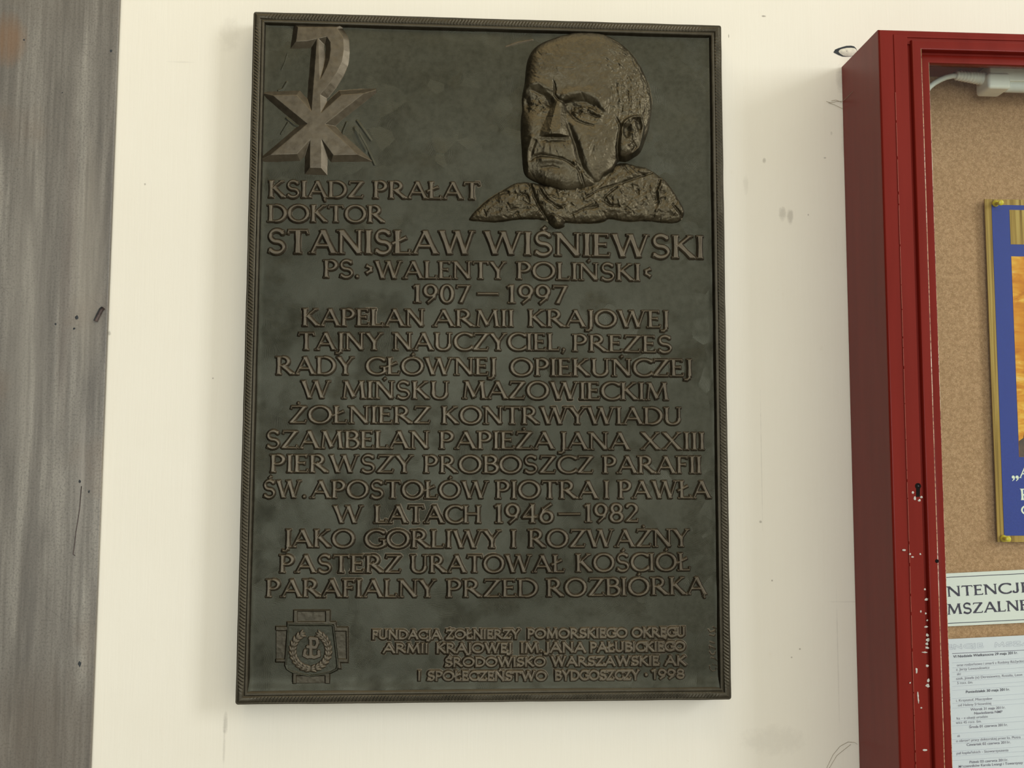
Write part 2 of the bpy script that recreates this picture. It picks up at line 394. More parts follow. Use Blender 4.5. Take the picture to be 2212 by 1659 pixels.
def field_mesh(name, P, Hgt, keep, mat, parent):
    """grid of base points P (h,w,3) raised towards the viewer by Hgt; only cells with a kept corner"""
    h, w = Hgt.shape
    V = P.copy(); V[..., 1] -= Hgt
    k = keep[:-1, :-1] | keep[1:, :-1] | keep[:-1, 1:] | keep[1:, 1:]
    ii, jj = np.nonzero(k); a = ii*w+jj
    F = np.stack([a, a+w, a+w+1, a+1], 1)
    used = np.zeros(h*w, bool); used[F.ravel()] = True
    idx = np.cumsum(used)-1
    return np_mesh(name, V.reshape(-1, 3)[used], idx[F], mat, parent, True)
def px_grid(x0, x1, y0, y1, step, Y):
    xs = np.arange(x0, x1+step, step); ys = np.arange(y0, y1+step, step)
    X, Yp = np.meshgrid(xs, ys); return X, Yp, at(X, Yp, Y)

# ------------------------------------------------------------------ lettering: own capitals drawn as strokes (unit = cap height, y up)
T_, N_ = .112, .070
def arcp(cx, cy, rx, ry, a0, a1, n=18):
    return [(cx+rx*math.cos(math.radians(a0+(a1-a0)*i/n)), cy+ry*math.sin(math.radians(a0+(a1-a0)*i/n)), a0+(a1-a0)*i/n) for i in range(n+1)]
class Gl:
    def __init__(s, w): s.w = w; s.seg = []; s.ser = []; s.dots = []
    def l(s, x0, y0, x1, y1, k='T', f=1.0): s.seg.append(('l', (x0, y0), (x1, y1), k, f)); return s
    def a(s, cx, cy, rx, ry, a0, a1, k='O'): s.seg.append(('a', arcp(cx, cy, rx, ry, a0, a1), k)); return s
    def s(s, *xs):                      # serifs: (x, y, length)
        s.ser += xs; return s
    def d(s, x, y, r=.075): s.dots.append((x, y, r)); return s
def glyphs():
    G = {}
    G['A'] = Gl(.84).l(.07, 0, .42, 1, 'N').l(.42, 1, .77, 0, 'T').l(.19, .33, .62, .33, 'N').s((.07, 0, .11), (.77, 0, .12))
    G['B'] = Gl(.62).l(.12, 0, .12, 1).l(.12, 1, .30, 1, 'N').a(.30, .77, .23, .23, 90, -90).l(.30, .54, .12, .54, 'N').l(.30, .54, .32, .54, 'N').a(.32, .27, .27, .27, 90, -90).l(.32, 0, .12, 0, 'N').s((.07, 0, .09), (.07, 1, .09))
    G['C'] = Gl(.76).a(.48, .5, .42, .5, 48, 312).l(.75, .80, .77, .98, 'N', .7).l(.76, .15, .79, .24, 'N', .6)
    G['D'] = Gl(.82).l(.12, 0, .12, 1).l(.12, 1, .34, 1, 'N').a(.34, .5, .42, .5, 90, -90).l(.34, 0, .12, 0, 'N').s((.07, 0, .09), (.07, 1, .09))
    G['E'] = Gl(.56).l(.12, 0, .12, 1).l(.12, 1, .48, 1, 'N').l(.12, .53, .42, .53, 'N').l(.12, 0, .52, 0, 'N').l(.48, 1, .48, .88, 'N', .7).l(.42, .59, .42, .45, 'N', .7).l(.52, 0, .54, .14, 'N', .7).s((.07, 0, .09), (.07, 1, .09))
    G['F'] = Gl(.52).l(.12, 0, .12, 1).l(.12, 1, .47, 1, 'N').l(.12, .52, .40, .52, 'N').l(.47, 1, .47, .87, 'N', .7).l(.40, .58, .40, .44, 'N', .7).s((.12, 0, .12), (.07, 1, .09))
    G['G'] = Gl(.82).a(.48, .5, .42, .5, 48, 322).l(.78, .44, .78, .12, 'T', .9).l(.62, .44, .86, .44, 'N', .8).l(.75, .80, .77, .97, 'N', .7)
    G['H'] = Gl(.80).l(.12, 0, .12, 1).l(.68, 0, .68, 1).l(.12, .52, .68, .52, 'N').s((.12, 0, .12), (.12, 1, .12), (.68, 0, .12), (.68, 1, .12))
    G['I'] = Gl(.24).l(.12, 0, .12, 1).s((.12, 0, .12), (.12, 1, .12))
    G['J'] = Gl(.28).l(.18, 1, .18, .02).l(.18, .02, .16, -.12, 'T', .85).l(.16, -.12, .08, -.23, 'N', 1.1).l(.08, -.23, -.04, -.22, 'N').s((.18, 1, .12))
    G['K'] = Gl(.72).l(.12, 0, .12, 1).l(.58, 1, .15, .48, 'N').l(.25, .58, .66, 0, 'T').s((.12, 0, .12), (.12, 1, .12), (.58, 1, .10), (.66, 0, .08))
    G['L'] = Gl(.56).l(.12, 0, .12, 1).l(.12, 0, .50, 0, 'N').l(.50, 0, .53, .16, 'N', .7).s((.07, 0, .09), (.12, 1, .12))
    G['\u0141'] = Gl(.56).l(.12, 0, .12, 1).l(.12, 0, .50, 0, 'N').l(.50, 0, .53, .16, 'N', .7).l(-.04, .42, .40, .70, 'N', 1.05).s((.07, 0, .09), (.12, 1, .12))
    G['M'] = Gl(.98).l(.10, 0, .17, 1, 'N').l(.17, 1, .48, .10, 'T').l(.48, .10, .79, 1, 'N').l(.79, 1, .88, 0, 'T').s((.10, 0, .11), (.88, 0, .12), (.12, 1, .07), (.84, 1, .07))
    G['N'] = Gl(.84).l(.12, 0, .12, 1, 'N', 1.1).l(.12, 1, .72, .02, 'T').l(.72, .02, .72, 1, 'N', 1.1).s((.12, 0, .12), (.07, 1, .10), (.72, 1, .12))
    G['O'] = Gl(.94).a(.47, .5, .41, .5, 0, 360)
    G['P'] = Gl(.60).l(.12, 0, .12, 1).l(.12, 1, .28, 1, 'N').a(.28, .73, .25, .27, 90, -90).l(.28, .46, .14, .46, 'N').s((.12, 0, .13), (.07, 1, .09))
    G['R'] = Gl(.74).l(.12, 0, .12, 1).l(.12, 1, .28, 1, 'N').a(.28, .74, .24, .26, 90, -90).l(.28, .48, .14, .48, 'N').l(.30, .48, .68, .01, 'T').s((.12, 0, .12), (.07, 1, .09), (.69, 0, .07))
    G['S'] = Gl(.60).a(.31, .75, .21, .25, 30, 270, 'S').a(.31, .25, .23, .25, 90, -150, 'S').l(.49, .86, .51, .99, 'N', .7).l(.10, .16, .06, .02, 'N', .7)
    G['T'] = Gl(.68).l(.34, 0, .34, 1).l(.05, 1, .63, 1, 'N').l(.05, 1, .02, .86, 'N', .7).l(.63, 1, .66, .86, 'N', .7).s((.34, 0, .13))
    G['U'] = Gl(.80).l(.12, 1, .12, .30).a(.39, .30, .27, .30, 180, 360).l(.66, .30, .66, 1, 'N', 1.1).s((.12, 1, .12), (.66, 1, .12))
    G['W'] = Gl(1.18).l(.08, 1, .34, 0, 'T').l(.34, 0, .59, .98, 'N').l(.59, .98, .84, 0, 'T').l(.84, 0, 1.09, 1, 'N').s((.08, 1, .11), (1.09, 1, .10), (.55, 1, .10))
    G['X'] = Gl(.76).l(.10, 1, .66, 0, 'T').l(.64, 1, .10, 0, 'N').s((.10, 1, .10), (.64, 1, .10), (.10, 0, .10), (.66, 0, .10))
    G['Y'] = Gl(.72).l(.08, 1, .36, .46, 'T').l(.64, 1, .36, .46, 'N').l(.36, .50, .36, 0, 'T').s((.08, 1, .11), (.64, 1, .10), (.36, 0, .13))
    G['Z'] = Gl(.70).l(.10, 1, .62, 1, 'N').l(.62, 1, .08, 0, 'T').l(.08, 0, .62, 0, 'N').l(.10, 1, .07, .86, 'N', .7).l(.62, 0, .66, .15, 'N', .7)
    G['1'] = Gl(.40).l(.22, 0, .22, 1).l(.22, 1, .06, .88, 'N').s((.22, 0, .17))
    G['9'] = Gl(.62).a(.31, .68, .23, .32, 0, 360).l(.53, .62, .44, .28, 'T', .9).l(.44, .28, .20, -.02, 'N', 1.1)
    G['6'] = Gl(.62).a(.31, .30, .23, .30, 0, 360).l(.09, .36, .20, .72, 'T', .9).l(.20, .72, .50, 1.02, 'N', 1.1)
    G['0'] = Gl(.62).a(.31, .5, .23, .5, 0, 360)
    G['7'] = Gl(.60).l(.07, 1, .54, 1, 'N', 1.2).l(.54, 1, .22, 0, 'T', .9).l(.07, 1, .05, .86, 'N', .7)
    G['4'] = Gl(.64).l(.44, 0, .44, 1).l(.44, 1, .06, .30, 'N').l(.06, .30, .60, .30, 'N', 1.1).s((.44, 0, .12))
    G['8'] = Gl(.62).a(.31, .75, .20, .25, 0, 360).a(.31, .26, .24, .26, 0, 360)
    G['2'] = Gl(.60).a(.29, .74, .22, .26, 150, -30, 'O').l(.48, .61, .08, 0, 'T', .8).l(.08, 0, .54, 0, 'N', 1.15).l(.54, 0, .56, .14, 'N', .7)
    G['j'] = Gl(.52).l(.36, 1, .36, .24).a(.22, .24, .14, .20, 0, -150).d(.11, .17, .10).s((.36, 1, .12))
    G['.'] = Gl(.22).d(.11, .05, .10)
    G[','] = Gl(.22).d(.12, .04, .09).l(.13, .0, .06, -.16, 'N', .8)
    G['\u2014'] = Gl(1.2).l(.05, .5, 1.15, .5, 'N', 1.0)
    G['\u00bb'] = Gl(.36).l(.08, .75, .24, .62, 'T', .9).l(.24, .62, .24, .45, 'T', .9).l(.24, .45, .08, .28, 'T', .9)
    G['\u00ab'] = Gl(.36).l(.28, .75, .12, .62, 'T', .9).l(.12, .62, .12, .45, 'T', .9).l(.12, .45, .28, .28, 'T', .9)
    G['\u00b7'] = Gl(.3).d(.15, .5, .14)
    def derive(new, base, fn):
        g = Gl(G[base].w); g.seg = list(G[base].seg); g.ser = list(G[base].ser); g.dots = list(G[base].dots); fn(g); G[new] = g
    derive('\u0104', 'A', lambda g: g.l(.78, 0, .72, -.14, 'N', .9).d(.76, -.20, .07))
    derive('\u0118', 'E', lambda g: g.l(.44, 0, .40, -.13, 'N', .9).l(.40, -.13, .48, -.2, 'N', .9))
    derive('\u0143', 'N', lambda g: g.l(.40, 1.12, .46, 1.20, 'N', 1.0))
    derive('\u00d3', 'O', lambda g: g.l(.46, 1.16, .52, 1.26, 'N', 1.1))
    derive('\u015a', 'S', lambda g: g.l(.30, 1.15, .38, 1.26, 'N', 1.1))
    derive('\u017b', 'Z', lambda g: g.d(.36, 1.18, .085))
    return G
GL = glyphs()
def glyph_sd(X, Y, g, xs, bold, m):
    """distance field of a glyph in cap units; xs stretches the skeleton sideways"""
    d = np.full(X.shape, 9.0, np.float32)
    def w_(k, f, x0=0, y0=0, x1=0, y1=0):
        if bold: return bold
        return (T_ if k == 'T' else N_)*f
    ym = (lambda y: m+y*(1-2*m))
    for s in g.seg:
        if s[0] == 'l':
            (x0, y0), (x1, y1), k, f = s[1:]
            a = (x0*xs, ym(y0)); b = (x1*xs, ym(y1)); w = w_(k, f)
            inside = min(y0, y1) > -.02 and max(y0, y1) < 1.02
            ex = max(w*(1.0 if bold else .55), 0 if not inside else (m+.02)*(1 if abs(y1-y0) > .5 else 0))
            if k == 'T' and not bold:
                c = ((a[0]+b[0])/2, (a[1]+b[1])/2)
                e = np.minimum(bar_d(X, Y, a, c, w*1.12, w*.92, ex), bar_d(X, Y, c, b, w*.92, w*1.12, ex))
            else: e = bar_d(X, Y, a, b, w*1.04, w*1.0, ex)
            if inside: e = np.maximum(e, np.maximum(Y-1.005, -.005-Y))
            d = np.minimum(d, e)
        else:
            P = s[1]
            for (xa, ya, t0), (xb, yb, t1) in zip(P[:-1], P[1:]):
                if bold: wa = wb = bold
                elif s[2] == 'S':
                    wa = N_*1.0+(T_-N_)*.85*abs(math.sin(math.radians(t0))) if False else .074+.022*abs(math.cos(math.radians(t0+ -60)))
                    wb = .074+.022*abs(math.cos(math.radians(t1-60)))
                else:
                    wa = N_*1.02+(T_-N_)*abs(math.cos(math.radians(t0))); wb = N_*1.02+(T_-N_)*abs(math.cos(math.radians(t1)))
                d = np.minimum(d, seg_d(X, Y, (xa*xs, ym(ya)), (xb*xs, ym(yb)), wa, wb))
    if not bold:
        for (x, y, l) in g.ser:
            yy = ym(y); d = np.minimum(d, bar_d(X, Y, (x*xs-l-.035, yy), (x*xs+l+.035, yy), .034, .034, 0)); d = np.minimum(d, bar_d(X, Y, (x*xs-l*.62, yy+(.05 if y < .5 else -.05)), (x*xs+l*.62, yy+(.05 if y < .5 else -.05)), .03, .03, 0))
    for (x, y, r) in g.dots:
        d = np.minimum(d, np.hypot(X-x*xs, Y-ym(y))-(r*1.25 if bold else r))
    return d
def word_mesh(words, name, mat, parent, Yb, raise_m, bold=0, step=.00045, wall=.10, gap=.07, bias=.0, margin=None, flat=None):
    """words: (text, x0, y0, x1, y1, cap) in photo pixels, baseline ends and cap height; one mesh for the whole list"""
    Vs, Fs, nb = [], [], 0
    m = margin if margin is not None else (bold if bold else .04)
    for (text, x0, y0, x1, y1, cap) in words:
        A = at(x0, y0, Yb-raise_m*.7); Bp = at(x1, y1, Yb-raise_m*.7); C0 = at(x0, y0-cap, Yb-raise_m*.7)
        ax = Bp-A; Lw = float(np.linalg.norm(ax)); ax = ax/Lw; up = np.array([-ax[2], 0, ax[0]]); capm = float(np.dot(C0-A, up))
        tot = sum(GL[c].w for c in text)+gap*(len(text)-1)
        xs = (Lw/capm-gap*(len(text)-1))/(tot-gap*(len(text)-1))
        pad = .34
        nx = int((Lw+2*pad*capm)/step)+2; ny = int((capm*1.75)/step)+2
        U = (np.arange(nx)*step-pad*capm)/capm; Vv = (np.arange(ny)*step-.38*capm)/capm
        XX, YY = np.meshgrid(U.astype(np.float32), Vv.astype(np.float32)); D = np.full(XX.shape, 9.0, np.float32)
        pos = 0.0
        for c in text:
            g = GL[c]; lo = pos-.30; hi = pos+g.w*xs+.30
            i0 = max(0, int((lo*capm+pad*capm)/step)); i1 = min(nx, int((hi*capm+pad*capm)/step)+1)
            if i1 > i0: D[:, i0:i1] = np.minimum(D[:, i0:i1], glyph_sd(XX[:, i0:i1]-pos, YY[:, i0:i1], g, xs, bold, m))
            pos += g.w*xs+gap
        D = D-bias
        if flat is None:
            tq = np.clip((wall*.48-D)/wall, 0, 1); hh = raise_m*(.72*tq+.28*np.sqrt(1-(1-tq)**2))
            keep = D < wall*.75
        else:
            hh = np.full(D.shape, flat); keep = D < 0
        P = A+XX[..., None]*capm*ax+YY[..., None]*capm*up; P[..., 1] = Yb+(.0003 if flat is None else 0)
        h, w = D.shape
        V = P.copy(); V[..., 1] -= hh
        if flat is None: k = keep[:-1, :-1] | keep[1:, :-1] | keep[:-1, 1:] | keep[1:, 1:]
        else: k = keep[:-1, :-1] & keep[1:, :-1] & keep[:-1, 1:] & keep[1:, 1:]
        ii, jj = np.nonzero(k); a = ii*w+jj; F = np.stack([a, a+1, a+w+1, a+w], 1)
        used = np.zeros(h*w, bool); used[F.ravel()] = True; idx = np.cumsum(used)-1
        Vs.append(V.reshape(-1, 3)[used]); Fs.append(idx[F]+nb); nb += int(used.sum())
    return np_mesh(name, np.concatenate(Vs), np.concatenate(Fs), mat, parent, flat is None)

# ------------------------------------------------------------------ the plaque
plaque = thing('memorial_plaque', 'large dark bronze memorial plaque with raised lettering and a portrait head, on the cream wall', 'plaque', (0, 0, ZC-H/2))
def plate():
    st = .0017; xs = np.linspace(-W/2+.008, W/2-.008, int((W-.016)/st)); zs = np.linspace(ZC-H/2+.008, ZC+H/2-.008, int((H-.016)/st))
    X, Z = np.meshgrid(xs, zs); P = np.stack([X, np.full(X.shape, GROUND), Z], -1)
    h = fbm(X.shape, 34, 11, 2)*.0008
    el = X+W/2; er = W/2-X; eb = Z-(ZC-H/2); et = ZC+H/2-Z
    h += .0030*np.exp(-(np.clip(eb-.014, 0, 9)/.009)**2)+.0016*np.exp(-(np.clip(el-.012, 0, 9)/.004)**2)
    h += .0009*np.exp(-(np.clip(er-.012, 0, 9)/.004)**2)+.0006*np.exp(-(np.clip(et-.012, 0, 9)/.003)**2)
    o = field_mesh('field_plate', P, h, np.ones(X.shape, bool), M['field'], plaque)
    return o
plate()
box('backing', -W/2+.004, W/2-.004, GROUND+.003, -.0005, ZC-H/2+.004, ZC+H/2-.004, M['rim'], plaque)
def rail(side):
    """one mitred side of the rim: bead, twisted rope, inner lip and bevel down to the field"""
    Ln = W if side in 'tb' else H
    c = np.array([0, 0, .0004, .0012, .0018, .0022]+[.0022+.0070*i/14 for i in range(1, 15)]+[.0096, .0100, .0104, .0112, .0134, .0140, .0146, .0152, .0158, .0164])
    y = np.array([.034, .0016, .0006, .0, .0, .0006]+[0]*14+[.0010, .0012, .0006, .0002, .0004, .0012, .0026, .0042, .0054, .0066])
    if side == 'b': c = c.copy(); c[-6:] = [.0128, .0140, .0152, .0166, .0182, .0196]
    n = int(Ln/.0006); s = np.linspace(0, Ln, n)
    S, Cc = np.meshgrid(s, c); Yd = np.repeat(y[:, None], n, 1)
    t = (Cc-.0022)/.0070; inr = (t > -.01) & (t < 1.01)
    tt = np.clip(t, 0, 1)
    round_ = np.sqrt(np.clip(1-(2*tt-1)**2, 0, 1))
    wgt = np.clip(np.minimum(S, Ln-S)/.02-.6, 0, 1)
    tw = .5+.5*np.sin(2*math.pi*(S/.0041+tt*1.15))
    rope = .0006-.0014*round_*(.80+.20*(1-wgt))+.0010*tw*round_*wgt*(.55+.9*(.5+fbm(S.shape, 40, 5, 2)))
    Yd = np.where(inr, rope, Yd)
    jit = fbm((1, n), 60, {'t': 1, 'b': 2, 'l': 3, 'r': 4}[side], 2)[0]*.0004
    ww = jit*np.clip(np.minimum(s, Ln-s)/.03, 0, 1)
    rr_ = .0034; e_ = np.minimum(s, Ln-s); cr = np.where(e_ < rr_, rr_-np.sqrt(np.clip(rr_**2-(rr_-e_)**2, 0, None)), 0)
    Co = np.where(Cc < .0052, cr[None, :]+Cc*(1-cr[None, :]/.0052), Cc)+ww[None, :]*(Cc < .003)
    S = np.clip(S, Co, Ln-Co)
    if side == 'l': V = np.stack([-W/2+Co, FRONT+Yd, ZC-H/2+S], -1)
    if side == 'r': V = np.stack([W/2-Co, FRONT+Yd, ZC+H/2-S], -1)
    if side == 't': V = np.stack([-W/2+S, FRONT+Yd, ZC+H/2-Co], -1)
    if side == 'b': V = np.stack([W/2-S, FRONT+Yd, ZC-H/2+Co], -1)
    w = n; ii, jj = np.meshgrid(np.arange(len(c)-1), np.arange(n-1), indexing='ij'); a = (ii*w+jj).ravel()
    np_mesh('rope_rim', V, np.stack([a, a+w, a+w+1, a+1], 1), M['rim'], plaque, True)
for sd in 'lrtb': rail(sd)

LINES = [
 [('KSI\u0104DZ', 578.8, 426.5, 785, 428, 37.5), ('PRA\u0141AT', 805, 428.5, 1036, 431, 38.5)],
 [('DOKTOR', 577.5, 479.2, 829, 481, 38)],
 [('STANIS\u0141AW', 576, 547.8, 1025.6, 550, 53), ('WI\u015aNIEWSKI', 1045, 549.5, 1520.5, 559.5, 51.5)],
 [('PS.', 697.6, 599.8, 776.7, 600.4, 39), ('\u00bb', 787, 600.4, 807, 600.6, 36), ('WALENTY', 809, 602, 1093, 603.5, 39.5), ('POLI\u0143SKI', 1115, 603.6, 1383.4, 607.3, 38.5), ('\u00ab', 1389, 607, 1409, 607.3, 36)],
 [('1907', 889.5, 654, 1015.2, 655, 40), ('\u2014', 1029.5, 655, 1077.6, 655.2, 41), ('1997', 1093, 655.3, 1225.3, 657, 41)],
 [('KAPELAN', 651.7, 704.6, 916.7, 705.8, 39), ('ARMII', 934.8, 706, 1110, 706.4, 38), ('KRAJOWEJ', 1139.8, 706.3, 1444.2, 708.6, 38.5)],
 [('TAJNY', 643, 756.5, 826, 756.8, 39), ('NAUCZYCIEL,', 848, 756.8, 1222.7, 758, 39), ('PREZES', 1235.7, 759.3, 1452, 762.8, 38)],
 [('RADY', 595, 809.6, 763.7, 809.8, 40), ('G\u0141\u00d3WNEJ', 789.6, 809.8, 1071, 811, 38.5), ('OPIEKU\u0143CZEJ', 1102, 812.6, 1494.8, 814, 39)],
 [('W', 649.6, 861, 713, 861.2, 39.5), ('MI\u0143SKU', 737.3, 861.5, 971, 862.8, 39.5), ('MAZOWIECKIM', 998.3, 861.8, 1444.2, 865.2, 39.5)],
 [('\u017bO\u0141NIERZ', 623.7, 915, 929.6, 915.8, 39), ('KONTRWYWIADU', 953, 916.3, 1474, 918, 39)],
 [('SZAMBELAN', 573, 969.5, 927, 970.3, 40), ('PAPIE\u017bA', 947.8, 970.7, 1196.8, 971.3, 39.5), ('JANA', 1208.4, 972, 1360, 972.5, 39), ('XXIII', 1383.4, 972.2, 1523.3, 972.6, 39)],
 [('PIERWSZY', 582, 1021.3, 892, 1022.2, 40), ('PROBOSZCZ', 914, 1022.6, 1282.3, 1023.4, 39.5), ('PARAFII', 1301.7, 1023.4, 1515.5, 1023.8, 39)],
 [('\u015aW.', 566.7, 1076, 661.3, 1076.4, 39), ('APOSTO\u0141\u00d3W', 670, 1077, 1055.4, 1078, 39.5), ('PIOTRA', 1069.8, 1078.2, 1291.4, 1078.2, 40), ('I', 1303, 1078, 1317.3, 1078, 40), ('PAW\u0141A', 1335.4, 1077.8, 1535, 1077.5, 40)],
 [('W', 718.3, 1131, 784, 1131, 39.5), ('LATACH', 807.8, 1131, 1038.5, 1131, 39.5), ('1946', 1066, 1131, 1196.8, 1130.4, 42), ('\u2014', 1204.6, 1130, 1255, 1129.6, 38), ('1982', 1260.3, 1129.2, 1379.5, 1128.6, 41)],
 [('JAKO', 612, 1183.2, 765, 1183.8, 40), ('GORLIWY', 787, 1184.4, 1081.5, 1185, 40), ('I', 1101, 1184.6, 1117, 1184.6, 40), ('ROZWA\u017bNY', 1141, 1184, 1489.6, 1182.2, 40)],
 [('PASTERZ', 602.4, 1238.3, 866, 1238.3, 40), ('URATOWA\u0141', 885.6, 1238.3, 1220, 1237.6, 39.5), ('KO\u015aCI\u00d3\u0141', 1243.4, 1236.6, 1492, 1233.4, 40)],
 [('PARAFIALNY', 573, 1291, 941, 1291.6, 40), ('PRZED', 963.3, 1291.7, 1161.8, 1290.4, 40), ('ROZBI\u00d3RK\u0104', 1180, 1290.2, 1526, 1285, 40)],
]
for ln in LINES:
    big = ln[0][5] > 45
    word_mesh(ln, 'inscription_line', M['letter'], plaque, GROUND, .0040 if big else .0035, wall=.085 if big else .105)
SMALL = [
 [('FUNDACJA', 803, 1383, 952, 1383, 23.5), ('\u017bO\u0141NIERZY', 963, 1383, 1122, 1382, 24), ('POMORSKIEGO', 1138.7, 1382, 1355, 1380, 25), ('OKR\u0118GU', 1365, 1379.6, 1480.5, 1378.2, 25)],
 [('ARMII', 826.4, 1412.8, 924.3, 1412.6, 24), ('KRAJOWEJ', 941.5, 1413, 1104.8, 1412.8, 25), ('IM.', 1123.5, 1412.6, 1172, 1412.2, 25), ('JANA', 1178, 1412, 1265, 1411.8, 25.5), ('PA\u0141UBICKIEGO', 1274, 1411.6, 1480.5, 1409, 25.5)],
 [('\u015aRODOWISKO', 960.4, 1442.8, 1178, 1442, 24), ('WARSZAWSKIE', 1190.6, 1441.6, 1423.5, 1440, 24.5), ('AK', 1436, 1440, 1481.8, 1440, 24.5)],
 [('I', 898.6, 1472.4, 911.5, 1472.4, 24), ('SPO\u0141ECZE\u0143STWO', 922.6, 1473, 1180.5, 1473.4, 25), ('BYDGOSZCZY', 1198, 1472.6, 1380.5, 1471.6, 26), ('\u00b7', 1390, 1471, 1402, 1471, 25), ('1998', 1408, 1469.6, 1479, 1468.6, 25)],
]
for ln in SMALL:
    word_mesh(ln, 'dedication_line', M['letter'], plaque, GROUND-.0003, .0024, bold=.135, step=.0004, wall=.13, gap=.06, bias=.0)

# --- Christogram, top left
def christogram():
    s = 3.318; X, Y, P = px_grid(566, 812, 44, 378, .8, GROUND-.004)
    P[..., 1] = GROUND+.0003
    U = (X-520)*s; V = Y*s
    D = convex_sd(U, V, [(508, 262), (577, 262), (577, 800), (580, 990), (587, 1207), (478, 1203), (494, 990), (502, 760)])
    D = np.minimum(D, convex_sd(U, V, [(412, 200), (690, 200), (690, 292), (470, 298), (396, 314)]))
    bowl = [(660, 246, 46), (690, 290, 47), (692, 360, 47), (683, 430, 45), (655, 500, 40), (612, 575, 37), (572, 632, 32), (545, 670, 26)]
    bd = None
    for (xa, ya, ra), (xb, yb, rb) in zip(bowl[:-1], bowl[1:]):
        e = seg_d(U, V, (xa, ya), (xb, yb), ra, rb); bd = e if bd is None else np.minimum(bd, e)
    D = np.minimum(D, bd)
    for arm in ([(232, 688), (402, 684), (552, 850), (530, 930)], [(722, 684), (884, 672), (560, 928), (535, 850)],
                [(215, 1112), (405, 1107), (565, 930), (530, 848)], [(840, 1110), (665, 1113), (530, 930), (548, 842)]):
        D = np.minimum(D, convex_sd(U, V, arm))
    h = .0078*smooth(np.clip((46-D)/46, 0, 1)*.92+.04)
    h = .0060*np.clip((44-D)/44, 0, 1)
    h += (D < 44)*fbm(D.shape, 20, 31, 2)*.0003
    # chisel marks and a shallow hollow round it
    field_mesh('christogram', P, h, D < 46, M['letter'], plaque)
christogram()

